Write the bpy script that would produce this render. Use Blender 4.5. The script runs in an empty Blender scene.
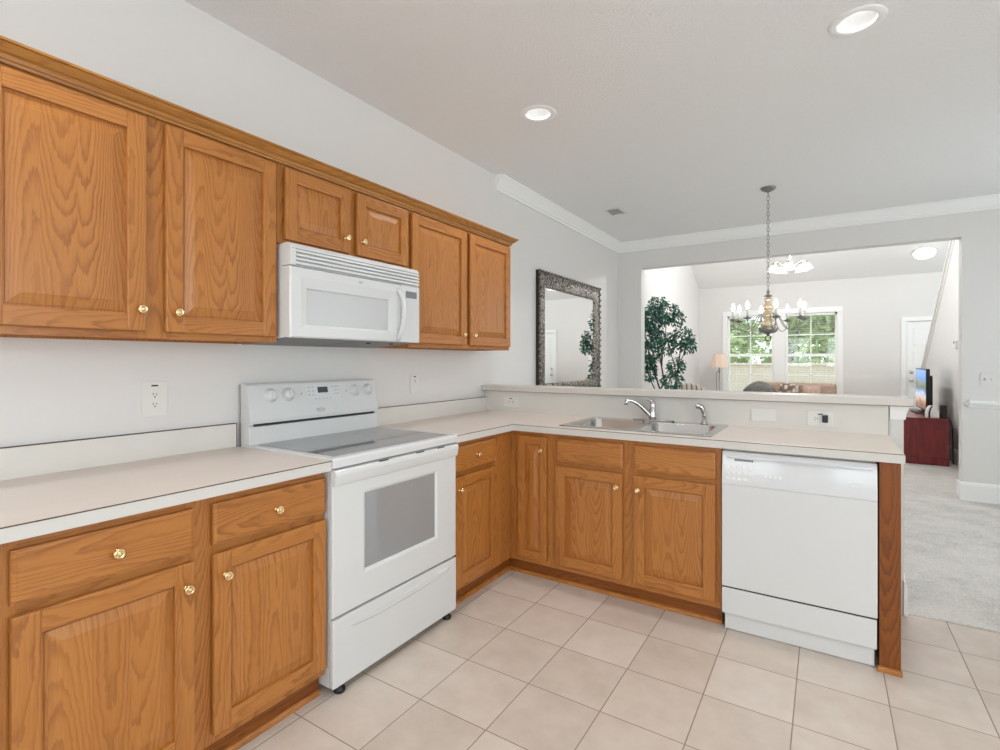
import bpy, bmesh, math, random
from mathutils import Matrix, Vector
random.seed(7)
PI = math.pi
sc = bpy.context.scene
COL = sc.collection

# ------------------------------------------------------------------ camera
cam_d = bpy.data.cameras.new('camera')
cam = bpy.data.objects.new('camera', cam_d)
COL.objects.link(cam)
cam.location = (2.242, -2.336, 1.297)
cam.rotation_euler = (PI / 2, 0, math.radians(32.591))
cam_d.sensor_fit = 'HORIZONTAL'
cam_d.sensor_width = 36.0
cam_d.lens = 36.0 * 510.136 / 1000.0
cam_d.shift_y = -(375 - 360.873) / 1000.0
cam_d.clip_start = 0.02
sc.camera = cam

# ------------------------------------------------------------------ exposure
sc.view_settings.view_transform = 'Standard'
sc.view_settings.look = 'None'
sc.view_settings.gamma = 1.0
sc.view_settings.use_curve_mapping = False
sc.view_settings.exposure = 0.07
sc.cycles.diffuse_bounces = 8
sc.cycles.max_bounces = 14
sc.cycles.sample_clamp_indirect = 6.0

# ------------------------------------------------------------------ sky, sun, added fill lamps at the windows
w = bpy.data.worlds.new('sky')
sc.world = w
w.use_nodes = True
bg = w.node_tree.nodes['Background']
bg.inputs['Color'].default_value = (0.86, 0.93, 1.0, 1)
bg.inputs['Strength'].default_value = 1.8


def lamp(name, kind, loc, target, energy, size=None, color=(1, 1, 1), **kw):
    d = bpy.data.lights.new(name, kind)
    d.energy = energy
    d.color = color
    if kind == 'AREA':
        d.shape = 'RECTANGLE'
        d.size, d.size_y = size
    for k, v in kw.items():
        setattr(d, k, v)
    o = bpy.data.objects.new(name, d)
    COL.objects.link(o)
    o.location = loc
    o.rotation_euler = (Vector(target) - Vector(loc)).to_track_quat('-Z', 'Y').to_euler()
    return o


lamp('sun', 'SUN', (0, 20, 20), (3, 12, 0), 5.0, angle=0.03)
# fill lamps added outside unseen windows: behind the camera, side wall, stair hall
DAY_FILL = (0.892, 0.942, 1.0)
lamp('window_fill', 'AREA', (1.25, -4.78, 1.55), (1.25, 0, 1.45), 24, (1.0, 1.5), DAY_FILL)
lamp('window_fill', 'AREA', (2.75, -4.78, 1.55), (2.7, 0, 1.45), 24, (1.0, 1.5), DAY_FILL)
lamp('window_fill', 'AREA', (4.78, -1.9, 1.5), (0, -1.2, 1.35), 60, (1.9, 1.8), DAY_FILL)
lamp('window_fill', 'AREA', (4.78, 2.5, 1.5), (0, 2.4, 1.5), 16, (1.8, 1.8), DAY_FILL)
lamp('window_fill', 'AREA', (5.58, 6.4, 3.0), (0.5, 6.4, 2.2), 60, (2.0, 1.6), DAY_FILL)


# ------------------------------------------------------------------ materials
def S(r, g, b):
    f = lambda c: (c / 255 / 12.92) if c / 255 <= 0.04045 else ((c / 255 + 0.055) / 1.055) ** 2.4
    return (f(r), f(g), f(b), 1.0)


def mat(name, col, rough=0.5, metal=0.0, **kw):
    m = bpy.data.materials.new(name)
    m.use_nodes = True
    b = m.node_tree.nodes['Principled BSDF']
    b.inputs['Base Color'].default_value = col
    b.inputs['Roughness'].default_value = rough
    b.inputs['Metallic'].default_value = metal
    for k, v in kw.items():
        b.inputs[k].default_value = v
    return m


class NT:
    """small node-tree helper"""
    def __init__(s, m):
        s.t = m.node_tree
        s.b = s.t.nodes['Principled BSDF']

    def n(s, kind, **kw):
        x = s.t.nodes.new(kind)
        for k, v in kw.items():
            setattr(x, k, v)
        return x

    def L(s, a, b):
        s.t.links.new(a, b)

    def math(s, op, a, b=None, clamp=False):
        x = s.n('ShaderNodeMath', operation=op)
        x.use_clamp = clamp
        for i, v in enumerate((a, b)):
            if v is None:
                continue
            if isinstance(v, (int, float)):
                x.inputs[i].default_value = v
            else:
                s.L(v, x.inputs[i])
        return x.outputs[0]

    def comb(s, x, y, z=0.0):
        c = s.n('ShaderNodeCombineXYZ')
        for i, v in enumerate((x, y, z)):
            if isinstance(v, (int, float)):
                c.inputs[i].default_value = v
            else:
                s.L(v, c.inputs[i])
        return c.outputs[0]

    def noise(s, vec, scale=1.0, detail=2.0, rough=0.5):
        x = s.n('ShaderNodeTexNoise')
        x.inputs['Scale'].default_value = scale
        x.inputs['Detail'].default_value = detail
        x.inputs['Roughness'].default_value = rough
        if vec is not None:
            s.L(vec, x.inputs['Vector'])
        return x.outputs['Fac']

    def ramp(s, fac, stops):
        x = s.n('ShaderNodeValToRGB')
        e = x.color_ramp.elements
        while len(e) < len(stops):
            e.new(0.5)
        for i, (p, c) in enumerate(stops):
            e[i].position = p
            e[i].color = c
        s.L(fac, x.inputs['Fac'])
        return x.outputs['Color']

    def mix(s, fac, a, b, mode='MIX'):
        x = s.n('ShaderNodeMix', data_type='RGBA', blend_type=mode)
        for sock, v in ((x.inputs['Factor'], fac), (x.inputs['A'], a), (x.inputs['B'], b)):
            if isinstance(v, (int, float, tuple)):
                sock.default_value = v
            else:
                s.L(v, sock)
        # colour sockets have the same name as float ones: set them by index
        for idx, v in ((6, a), (7, b)):
            if isinstance(v, tuple):
                x.inputs[idx].default_value = v
            else:
                s.L(v, x.inputs[idx])
        return x.outputs[2]

    def bump(s, height, strength=0.1, dist=0.01):
        x = s.n('ShaderNodeBump')
        x.inputs['Strength'].default_value = strength
        x.inputs['Distance'].default_value = dist
        s.L(height, x.inputs['Height'])
        s.L(x.outputs['Normal'], s.b.inputs['Normal'])

    def coords(s, kind='Object'):
        return s.n('ShaderNodeTexCoord').outputs[kind]

    def color(s, c):
        s.L(c, s.b.inputs['Base Color'])


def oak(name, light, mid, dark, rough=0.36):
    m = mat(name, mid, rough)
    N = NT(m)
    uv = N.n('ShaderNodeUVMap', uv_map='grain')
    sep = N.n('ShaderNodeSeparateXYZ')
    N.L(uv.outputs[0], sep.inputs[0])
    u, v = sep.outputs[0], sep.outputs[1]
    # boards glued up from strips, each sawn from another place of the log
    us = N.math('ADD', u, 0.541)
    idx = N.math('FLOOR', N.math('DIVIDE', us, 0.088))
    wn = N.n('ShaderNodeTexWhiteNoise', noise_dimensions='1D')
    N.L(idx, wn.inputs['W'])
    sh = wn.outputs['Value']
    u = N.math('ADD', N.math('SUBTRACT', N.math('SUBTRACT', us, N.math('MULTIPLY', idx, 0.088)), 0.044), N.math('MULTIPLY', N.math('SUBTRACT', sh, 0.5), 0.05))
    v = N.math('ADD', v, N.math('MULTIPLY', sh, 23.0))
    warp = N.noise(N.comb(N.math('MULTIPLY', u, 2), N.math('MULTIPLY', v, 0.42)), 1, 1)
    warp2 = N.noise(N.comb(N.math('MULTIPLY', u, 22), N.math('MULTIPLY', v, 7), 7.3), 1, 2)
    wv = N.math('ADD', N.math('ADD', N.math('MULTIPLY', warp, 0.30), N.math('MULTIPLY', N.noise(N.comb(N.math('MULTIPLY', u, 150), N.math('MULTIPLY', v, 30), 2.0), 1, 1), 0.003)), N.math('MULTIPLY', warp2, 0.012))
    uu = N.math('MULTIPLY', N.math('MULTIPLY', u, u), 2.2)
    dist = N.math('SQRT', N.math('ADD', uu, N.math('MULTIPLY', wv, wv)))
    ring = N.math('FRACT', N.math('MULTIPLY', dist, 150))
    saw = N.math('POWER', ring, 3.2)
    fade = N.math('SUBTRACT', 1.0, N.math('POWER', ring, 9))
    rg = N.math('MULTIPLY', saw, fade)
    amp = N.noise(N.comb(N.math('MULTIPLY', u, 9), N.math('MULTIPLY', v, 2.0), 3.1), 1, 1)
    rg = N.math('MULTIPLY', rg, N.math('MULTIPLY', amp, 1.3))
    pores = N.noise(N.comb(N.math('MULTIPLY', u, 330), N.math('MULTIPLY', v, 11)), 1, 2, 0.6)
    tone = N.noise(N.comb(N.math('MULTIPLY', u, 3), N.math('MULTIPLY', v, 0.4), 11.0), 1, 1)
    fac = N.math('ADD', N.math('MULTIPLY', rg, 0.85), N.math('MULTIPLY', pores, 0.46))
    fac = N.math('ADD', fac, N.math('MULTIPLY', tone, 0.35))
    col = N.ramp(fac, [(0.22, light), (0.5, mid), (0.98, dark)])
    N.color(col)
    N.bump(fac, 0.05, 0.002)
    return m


M = {}
M['oak'] = oak('oak', S(189, 128, 64), S(174, 111, 52), S(124, 70, 26))
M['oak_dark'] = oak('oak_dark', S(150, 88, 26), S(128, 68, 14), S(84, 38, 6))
M['oak_moulding'] = oak('oak_moulding', S(182, 128, 62), S(168, 112, 50), S(132, 82, 32))


def paint(name, col, rough=0.6, scale=120, strength=0.06, dist=0.003):
    m = mat(name, col, rough)
    N = NT(m)
    N.bump(N.noise(N.coords(), scale, 3), strength, dist)
    return m


M['wall'] = paint('wall_paint', S(225, 223, 221))
M['wall_lit'] = paint('wall_paint_lit', S(230, 229, 228))  # same wall paint made lighter, standing in for stronger light on it
M['ceiling'] = paint('ceiling_texture', S(237, 237, 237), 0.8, 85, 0.8, 0.008)
M['ceiling_white'] = paint('ceiling_white', S(244, 244, 243), 0.8)
M['trim'] = mat('white_trim', S(243, 243, 242), 0.35)
M['white'] = mat('appliance_white', S(217, 218, 218), 0.22)
M['white_panel'] = mat('appliance_gloss', S(220, 222, 224), 0.08)
M['white_sat'] = mat('plastic_white', S(228, 227, 222), 0.4)
M['grey_line'] = mat('grey_print', S(150, 152, 154), 0.5)
M['grey_light'] = mat('grey_light', S(208, 210, 212), 0.35)
M['grey_mid'] = mat('grey_plastic', S(168, 170, 172), 0.35)
M['mw_glass'] = mat('microwave_window', S(196, 197, 198), 0.2)
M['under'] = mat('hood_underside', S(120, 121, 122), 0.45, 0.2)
M['display'] = mat('display_dark', S(70, 74, 78), 0.15)
M['display_grey'] = mat('display_grey', S(128, 132, 136), 0.2)
M['black'] = mat('black_plastic', S(22, 22, 23), 0.35)
M['dark_gap'] = mat('dark_gap', S(40, 38, 36), 0.6)
M['brass'] = mat('brass', S(238, 208, 158), 0.2, 1.0)
M['chrome'] = mat('chrome', S(205, 205, 206), 0.09, 1.0)
M['steel'] = mat('stainless', S(204, 202, 200), 0.2, 1.0)
M['pewter_plain'] = mat('pewter', S(150, 148, 144), 0.28, 1.0)
M['knob_satin'] = mat('knob_satin', S(206, 204, 200), 0.35, 0.4)
M['dark_bronze'] = mat('dark_bronze', S(84, 78, 66), 0.45)
M['mirror'] = mat('mirror_glass', S(238, 238, 236), 0.0, 1.0)
M['cooktop'] = mat('cooktop_glass', S(128, 130, 132), 0.06)
M['burner'] = mat('burner_ring', S(150, 152, 154), 0.12)
M['cavity'] = mat('oven_cavity', S(168, 169, 171), 0.5)
M['rack'] = mat('oven_rack', S(190, 190, 190), 0.3, 0.8)
M['cord'] = mat('cord_black', S(30, 30, 30), 0.6)
M['seam'] = mat('laminate_seam', S(92, 74, 62), 0.6)


def glass(name, tint, k, rough=0.02, gl=0.12):
    m = bpy.data.materials.new(name)
    m.use_nodes = True
    t = m.node_tree
    t.nodes.clear()
    o = t.nodes.new('ShaderNodeOutputMaterial')
    tr = t.nodes.new('ShaderNodeBsdfTransparent')
    tr.inputs[0].default_value = tint
    df = t.nodes.new('ShaderNodeBsdfDiffuse')
    df.inputs[0].default_value = tint
    g = t.nodes.new('ShaderNodeBsdfGlossy')
    g.inputs['Roughness'].default_value = rough
    a = t.nodes.new('ShaderNodeMixShader')
    a.inputs[0].default_value = k
    b = t.nodes.new('ShaderNodeMixShader')
    b.inputs[0].default_value = gl
    t.links.new(tr.outputs[0], a.inputs[1])
    t.links.new(df.outputs[0], a.inputs[2])
    t.links.new(a.outputs[0], b.inputs[1])
    t.links.new(g.outputs[0], b.inputs[2])
    t.links.new(b.outputs[0], o.inputs[0])
    return m


M['oven_glass'] = glass('oven_glass', S(206, 208, 210), 0.48, 0.03, 0.14)  # diffuse share raised to stand in for the room's reflection
M['pane'] = glass('window_pane', (0.96, 0.98, 0.97, 1), 0.02, 0.0, 0.04)
M['crystal'] = glass('crystal_gold', S(244, 228, 196), 0.4, 0.05, 0.3)


def emit(name, col, strength):
    m = mat(name, col, 0.5)
    b = m.node_tree.nodes['Principled BSDF']
    b.inputs['Emission Color'].default_value = col
    b.inputs['Emission Strength'].default_value = strength
    return m


M['bulb'] = emit('bulb_glow', (1, 0.96, 0.9, 1), 26)
M['dome_glow'] = emit('dome_glow', (1, 0.98, 0.95, 1), 5)
M['lens'] = emit('lens_glow', (1, 0.99, 0.97, 1), 3.2)
M['shade_glow'] = emit('glass_shade_glow', (1, 0.97, 0.93, 1), 1.1)


def laminate(name, col, col2):
    m = mat(name, col, 0.38)
    N = NT(m)
    f = N.noise(N.coords(), 260, 3, 0.7)
    f2 = N.noise(N.coords(), 9, 2)
    N.color(N.mix(N.math('MULTIPLY', N.math('ADD', f, f2), 0.5), col, col2))
    return m


M['laminate'] = laminate('counter_laminate', S(231, 221, 213), S(216, 205, 196))
M['splash'] = laminate('splash_laminate', S(226, 223, 217), S(214, 211, 205))
M['bar_laminate'] = laminate('bar_laminate', S(214, 209, 203), S(202, 197, 191))  # counter laminate darkened to put shade on the bar's front face
M['laminate_edge'] = laminate('counter_edge', S(216, 213, 208), S(206, 203, 198))


def tile_mat():
    m = mat('floor_tile', S(208, 192, 178), 0.36)
    N = NT(m)
    c = N.n('ShaderNodeNewGeometry').outputs['Position']
    sep = N.n('ShaderNodeSeparateXYZ')
    N.L(c, sep.inputs[0])
    px, py, gw = 0.3022, 0.3072, 0.0035

    def cell(s, p, off):
        a = N.math('DIVIDE', N.math('SUBTRACT', s, off), p)
        fl = N.math('FLOOR', a)
        fr = N.math('SUBTRACT', a, fl)
        d = N.math('MULTIPLY', N.math('MINIMUM', fr, N.math('SUBTRACT', 1.0, fr)), p)
        return fl, d
    ix, dx = cell(sep.outputs[0], px, 0.630)
    iy, dy = cell(sep.outputs[1], py, 0.068)
    d = N.math('MINIMUM', dx, dy)
    g = N.math('SUBTRACT', 1.0, N.math('SMOOTH_MIN', N.math('DIVIDE', d, gw), 1.0), True)
    wn = N.n('ShaderNodeTexWhiteNoise', noise_dimensions='2D')
    N.L(N.comb(ix, iy), wn.inputs['Vector'])
    vor = N.noise(N.comb(N.math('ADD', sep.outputs[0], N.math('MULTIPLY', ix, 3.7)), N.math('ADD', sep.outputs[1], N.math('MULTIPLY', iy, 1.9))), 7, 4, 0.6)
    fac = N.math('ADD', N.math('MULTIPLY', wn.outputs['Value'], 0.3), N.math('MULTIPLY', vor, 0.8))
    base = N.ramp(fac, [(0.3, S(195, 181, 168)), (0.55, S(207, 194, 182)), (0.8, S(216, 205, 195))])
    step = N.math('GREATER_THAN', 1.0, N.math('DIVIDE', d, gw * 0.62))
    N.color(N.mix(step, base, S(150, 134, 120)))
    N.L(N.math('ADD', N.math('MULTIPLY', step, 0.4), 0.33), N.b.inputs['Roughness'])
    h = N.math('MINIMUM', N.math('DIVIDE', d, gw), 1.0)
    N.bump(h, 0.35, 0.002)
    return m


M['tile'] = tile_mat()


def carpet_mat():
    m = mat('carpet', S(198, 195, 190), 0.95)
    N = NT(m)
    c = N.coords()
    f = N.noise(c, 75, 3, 0.75)
    f2 = N.noise(c, 5, 3, 0.6)
    N.color(N.ramp(N.math('ADD', N.math('MULTIPLY', f, 0.6), N.math('MULTIPLY', f2, 0.4)), [(0.3, S(172, 168, 163)), (0.52, S(212, 208, 203)), (0.72, S(230, 227, 222))]))
    N.bump(f, 0.6, 0.01)
    return m


M['carpet'] = carpet_mat()


def carved_mat():
    m = mat('carved_pewter', S(150, 146, 138), 0.38, 0.85)
    N = NT(m)
    c = N.coords()
    v = N.n('ShaderNodeTexVoronoi', feature='SMOOTH_F1')
    v.inputs['Scale'].default_value = 58
    N.L(c, v.inputs['Vector'])
    f = v.outputs['Distance']
    N.color(N.ramp(f, [(0.14, S(196, 192, 184)), (0.46, S(118, 112, 104)), (0.72, S(26, 22, 20))]))
    N.bump(f, 0.9, 0.01)
    return m


M['carved'] = carved_mat()
M['bead_dark'] = mat('bead_silver', S(150, 145, 136), 0.3, 0.9)
M['frame_dark'] = mat('mirror_edge_dark', S(38, 24, 22), 0.4)
M['leaf'] = None


def leaf_mat(name, a, b):
    m = mat(name, a, 0.45)
    N = NT(m)
    f = N.noise(N.coords(), 30, 2)
    N.color(N.ramp(f, [(0.3, a), (0.7, b)]))
    return m


M['leaf'] = leaf_mat('ficus_leaf', S(24, 74, 62), S(76, 142, 120))
M['tree_leaf'] = leaf_mat('tree_leaf', S(146, 176, 104), S(222, 234, 182))  # paled so the overexposed haze sits in the leaf colour
M['bark'] = mat('bark', S(96, 78, 64), 0.8)
M['cherry'] = None


def cherry_mat():
    m = mat('cherry', S(96, 22, 26), 0.25)
    N = NT(m)
    c = N.coords()
    mp = N.n('ShaderNodeMapping')
    mp.inputs['Scale'].default_value = (14, 14, 2.5)
    N.L(c, mp.inputs['Vector'])
    f = N.noise(mp.outputs[0], 1.6, 4, 0.6)
    N.color(N.ramp(f, [(0.3, S(98, 26, 30)), (0.7, S(140, 44, 46))]))
    return m


M['cherry'] = cherry_mat()
M['brown_fabric'] = leaf_mat('brown_fabric', S(172, 144, 126), S(198, 172, 152))
M['charcoal_fabric'] = leaf_mat('charcoal_fabric', S(92, 90, 88), S(128, 124, 120))


def pattern_fabric(name, a, b, scale):
    m = mat(name, a, 0.85)
    N = NT(m)
    v = N.n('ShaderNodeTexVoronoi')
    v.inputs['Scale'].default_value = scale
    N.L(N.coords(), v.inputs['Vector'])
    N.color(N.ramp(v.outputs['Distance'], [(0.3, a), (0.62, b)]))
    return m


M['pattern'] = pattern_fabric('damask', S(214, 204, 192), S(116, 96, 84), 16)


def stripe_fabric():
    m = mat('striped_fabric', S(222, 212, 200), 0.85)
    N = NT(m)
    sep = N.n('ShaderNodeSeparateXYZ')
    N.L(N.coords(), sep.inputs[0])
    f = N.math('FRACT', N.math('MULTIPLY', N.math('ADD', sep.outputs[0], sep.outputs[1]), 14))
    N.color(N.mix(N.math('GREATER_THAN', f, 0.68), S(224, 216, 206), S(150, 128, 118)))
    return m


M['stripe'] = stripe_fabric()
M['lamp_shade'] = mat('pleated_shade', S(234, 210, 192), 0.7)
M['blind'] = mat('blind_white', S(240, 240, 238), 0.5)
M['grass'] = leaf_mat('lawn', S(96, 122, 62), S(140, 160, 96))


def brick_mat():
    m = mat('garden_brick', S(190, 160, 150), 0.8)
    N = NT(m)
    b = N.n('ShaderNodeTexBrick')
    b.inputs['Scale'].default_value = 4
    b.inputs['Color1'].default_value = S(222, 198, 192)
    b.inputs['Color2'].default_value = S(208, 184, 178)
    b.inputs['Mortar'].default_value = S(222, 216, 210)
    mp = N.n('ShaderNodeMapping')
    mp.inputs['Rotation'].default_value = (PI / 2, 0, 0)
    N.L(N.coords(), mp.inputs['Vector'])
    N.L(mp.outputs[0], b.inputs['Vector'])
    N.color(b.outputs['Color'])
    return m


M['brick'] = brick_mat()


def screen_mat():
    m = mat('tv_picture', (0, 0, 0, 1), 0.2)
    N = NT(m)
    c = N.coords()
    sep = N.n('ShaderNodeSeparateXYZ')
    N.L(c, sep.inputs[0])
    zz = N.math('DIVIDE', N.math('SUBTRACT', sep.outputs[2], 0.06), 0.5)
    f = N.noise(c, 9, 3, 0.6)
    h = N.math('ADD', zz, N.math('MULTIPLY', N.math('SUBTRACT', f, 0.5), 0.55))
    col = N.ramp(h, [(0.1, S(120, 70, 40)), (0.24, S(196, 140, 96)), (0.38, S(214, 222, 232)), (0.48, S(96, 150, 214)), (0.58, S(58, 74, 52)), (0.72, S(120, 136, 84)), (0.8, S(82, 140, 222)), (1.0, S(120, 170, 236))])
    N.L(col, N.b.inputs['Emission Color'])
    N.b.inputs['Emission Strength'].default_value = 0.9
    return m


M['screen'] = screen_mat()


# ------------------------------------------------------------------ mesh builder
class MB:
    def __init__(s):
        s.bm = bmesh.new()
        s.uv = s.bm.loops.layers.uv.new('grain')

    def _merge(s, t, mi, grain, xf, smooth):
        uvl = t.loops.layers.uv.get('grain') or t.loops.layers.uv.new('grain')
        t.normal_update()
        if grain is not None:
            g = 'xyz'.index(grain)
            ru, rv = random.uniform(-0.05, 0.05), random.uniform(0, 40)
            cs = [v.co for v in t.verts]
            mid = sum(cs, Vector()) / max(1, len(cs))
            for f in t.faces:
                n = max(range(3), key=lambda i: abs(f.normal[i]))
                oth = [i for i in range(3) if i not in (n, g)]
                a = oth[0]
                for l in f.loops:
                    co = l.vert.co
                    if n == g:
                        l[uvl].uv = (co[oth[0]] - mid[oth[0]] + ru, co[oth[1]] * 0.2 + rv)
                    else:
                        l[uvl].uv = (co[a] - mid[a] + ru, co[g] + rv)
        for f in t.faces:
            f.material_index = mi
            f.smooth = smooth
        if xf is not None:
            bmesh.ops.transform(t, matrix=xf, verts=t.verts)
        me = bpy.data.meshes.new('tmp')
        t.to_mesh(me)
        t.free()
        s.bm.from_mesh(me)
        bpy.data.meshes.remove(me)
        return s

    def box(s, lo, hi, mi=0, bevel=0.0, seg=1, grain=None, xf=None, smooth=False):
        t = bmesh.new()
        lo, hi = Vector(lo), Vector(hi)
        lo, hi = Vector([min(a, b) for a, b in zip(lo, hi)]), Vector([max(a, b) for a, b in zip(lo, hi)])
        bmesh.ops.create_cube(t, size=1.0)
        for v in t.verts:
            v.co = Vector([(lo[i] + hi[i]) / 2 + v.co[i] * (hi[i] - lo[i]) for i in range(3)])
        if bevel > 0:
            bevel = min(bevel, 0.45 * min(hi - lo))
            bmesh.ops.bevel(t, geom=t.edges[:] + t.verts[:], offset=bevel, segments=seg, affect='EDGES', profile=0.6)
        return s._merge(t, mi, grain, xf, smooth)

    def poly(s, verts, faces, mi=0, grain=None, xf=None, smooth=False):
        t = bmesh.new()
        vs = [t.verts.new(v) for v in verts]
        for f in faces:
            t.faces.new([vs[i] for i in f])
        return s._merge(t, mi, grain, xf, smooth)

    def prism(s, prof, axis, a0, a1, mi=0, grain=None, xf=None, smooth=False, bevel=0, seg=2):
        """prof: 2D polygon in the two other axes (cyclic order), extruded along axis"""
        t = bmesh.new()
        k = 'xyz'.index(axis)
        p, q = (k + 1) % 3, (k + 2) % 3

        def mk(c, a):
            v = [0, 0, 0]
            v[k], v[p], v[q] = a, c[0], c[1]
            return t.verts.new(v)
        A = [mk(c, a0) for c in prof]
        B = [mk(c, a1) for c in prof]
        n = len(prof)
        for i in range(n):
            t.faces.new((A[i], A[(i + 1) % n], B[(i + 1) % n], B[i]))
        t.faces.new(A[::-1])
        t.faces.new(B)
        bmesh.ops.recalc_face_normals(t, faces=t.faces)
        if bevel:
            bmesh.ops.bevel(t, geom=t.edges[:], offset=bevel, segments=seg, affect='EDGES', profile=0.6)
        return s._merge(t, mi, grain, xf, smooth)

    def lathe(s, prof, loc=(0, 0, 0), axis=(0, 0, 1), seg=20, mi=0, smooth=True, caps=True):
        t = bmesh.new()
        R = Vector((0, 0, 1)).rotation_difference(Vector(axis)).to_matrix()
        loc = Vector(loc)
        rings = []
        for r, z in prof:
            if r < 1e-6:
                rings.append([t.verts.new(loc + R @ Vector((0, 0, z)))])
            else:
                rings.append([t.verts.new(loc + R @ Vector((r * math.cos(2 * PI * i / seg), r * math.sin(2 * PI * i / seg), z))) for i in range(seg)])
        for a, b in zip(rings, rings[1:]):
            for i in range(seg):
                j = (i + 1) % seg
                if len(a) == 1 and len(b) == 1:
                    continue
                if len(a) == 1:
                    t.faces.new((a[0], b[j], b[i])[::-1])
                elif len(b) == 1:
                    t.faces.new((a[i], a[j], b[0]))
                else:
                    t.faces.new((a[i], a[j], b[j], b[i]))
        if caps:
            if len(rings[0]) > 1:
                t.faces.new(rings[0][::-1])
            if len(rings[-1]) > 1:
                t.faces.new(rings[-1])
        bmesh.ops.recalc_face_normals(t, faces=t.faces)
        return s._merge(t, mi, None, None, smooth)

    def tube(s, pts, rad, seg=8, mi=0, smooth=True, caps=True, closed=False):
        t = bmesh.new()
        pts = [Vector(p) for p in pts]
        n = len(pts)
        rads = rad if isinstance(rad, (list, tuple)) else [rad] * n
        rings = []
        prev = None
        for i, p in enumerate(pts):
            if closed:
                d = pts[(i + 1) % n] - pts[i - 1]
            else:
                d = pts[min(i + 1, n - 1)] - pts[max(i - 1, 0)]
            d.normalize()
            if prev is None:
                up = Vector((0, 0, 1)) if abs(d.z) < 0.9 else Vector((1, 0, 0))
                x = d.cross(up).normalized()
            else:
                x = (prev - d * prev.dot(d)).normalized()
            prev = x
            y = d.cross(x)
            rings.append([t.verts.new(p + (x * math.cos(2 * PI * k / seg) + y * math.sin(2 * PI * k / seg)) * rads[i]) for k in range(seg)])
        m = n if closed else n - 1
        for i in range(m):
            a, b = rings[i], rings[(i + 1) % n]
            for k in range(seg):
                t.faces.new((a[k], a[(k + 1) % seg], b[(k + 1) % seg], b[k]))
        if caps and not closed:
            t.faces.new(rings[0][::-1])
            t.faces.new(rings[-1])
        bmesh.ops.recalc_face_normals(t, faces=t.faces)
        return s._merge(t, mi, None, None, smooth)

    def ball(s, c, r, mi=0, sub=2, scale=(1, 1, 1)):
        t = bmesh.new()
        bmesh.ops.create_icosphere(t, subdivisions=sub, radius=r)
        for v in t.verts:
            v.co = Vector([v.co[i] * scale[i] + c[i] for i in range(3)])
        return s._merge(t, mi, None, None, True)

    def build(s, name, mats, parent=None, sharp=None):
        if not isinstance(mats, (list, tuple)):
            mats = [mats]
        org = Vector(parent['_o']) if parent is not None else None
        if org is None:                                   # a thing that is one mesh: its origin at its base
            cs = [v.co for v in s.bm.verts]
            lo = Vector([min(c[i] for c in cs) for i in range(3)])
            hi = Vector([max(c[i] for c in cs) for i in range(3)])
            org = Vector(((lo.x + hi.x) / 2, (lo.y + hi.y) / 2, lo.z))
        bmesh.ops.translate(s.bm, verts=s.bm.verts, vec=-org)
        me = bpy.data.meshes.new(name)
        s.bm.to_mesh(me)
        s.bm.free()
        for m in mats:
            me.materials.append(M[m] if isinstance(m, str) else m)
        o = bpy.data.objects.new(name, me)
        COL.objects.link(o)
        if parent is not None:
            o.parent = parent
        else:
            o.location = org
        o['_o'] = tuple(org)
        return o


def tag(o, label, cat, group=None):
    o['label'] = label
    o['category'] = cat
    if group:
        o['group'] = group
    return o


def thing(name, label, cat, loc, group=None):
    o = bpy.data.objects.new(name, None)
    COL.objects.link(o)
    o.location = loc
    o.empty_display_size = 0.05
    o['_o'] = tuple(loc)
    return tag(o, label, cat, group)


def struct(name, mb, mats, parent=None):
    o = mb.build(name, mats, parent)
    if parent is None:
        o['kind'] = 'structure'
    return o


def bez(p0, p1, p2, p3, n=10):
    P = [Vector(p) for p in (p0, p1, p2, p3)]
    out = []
    for i in range(n + 1):
        t = i / n
        out.append(P[0] * (1 - t) ** 3 + P[1] * 3 * t * (1 - t) ** 2 + P[2] * 3 * t * t * (1 - t) + P[3] * t ** 3)
    return out


# ------------------------------------------------------------------ the room shell
ZC = 2.79            # kitchen ceiling
YH = 3.97            # front of the wall with the wide opening
YB = 8.95            # window wall of the living room
XR = 4.62            # right wall of the kitchen
YK = -4.62           # wall behind the camera
OX0, OX1, OZ = 0.30, 3.305, 2.452

mb = MB(); mb.box((0, YK, -0.1), (XR, 1.0, 0)); struct('floor_tile', mb, 'tile')
mb = MB(); mb.box((0, 1.0, -0.1), (XR, YH + 0.14, 0.004)); mb.box((0, YH + 0.14, -0.1), (5.44, YB, 0.004)); struct('floor_carpet', mb, 'carpet')
mb = MB(); mb.box((-0.12, YK, -0.1), (0, YB + 0.12, 5.1)); struct('wall_left', mb, 'wall')


def wall_with_holes(mbx, axis, c0, c1, a0, a1, z0, z1, holes, mi=0):
    """wall plane slab between c0..c1 on the other horizontal axis; holes: (a0,a1,z0,z1) sorted along a"""
    def bx(p0, p1, q0, q1):
        if p1 - p0 < 1e-4 or q1 - q0 < 1e-4:
            return
        if axis == 'x':
            mbx.box((p0, c0, q0), (p1, c1, q1), mi)
        else:
            mbx.box((c0, p0, q0), (c1, p1, q1), mi)
    cur = a0
    for h0, h1, y0, y1 in holes:
        bx(cur, h0, z0, z1)
        bx(h0, h1, z0, y0)
        bx(h0, h1, y1, z1)
        cur = h1
    bx(cur, a1, z0, z1)


# header wall with the wide cased opening
mb = MB()
wall_with_holes(mb, 'x', YH, YH + 0.14, 0, 5.44, 0, 5.1, [(OX0, OX1, -0.0, OZ)])
struct('wall_divider', mb, 'wall')
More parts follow.
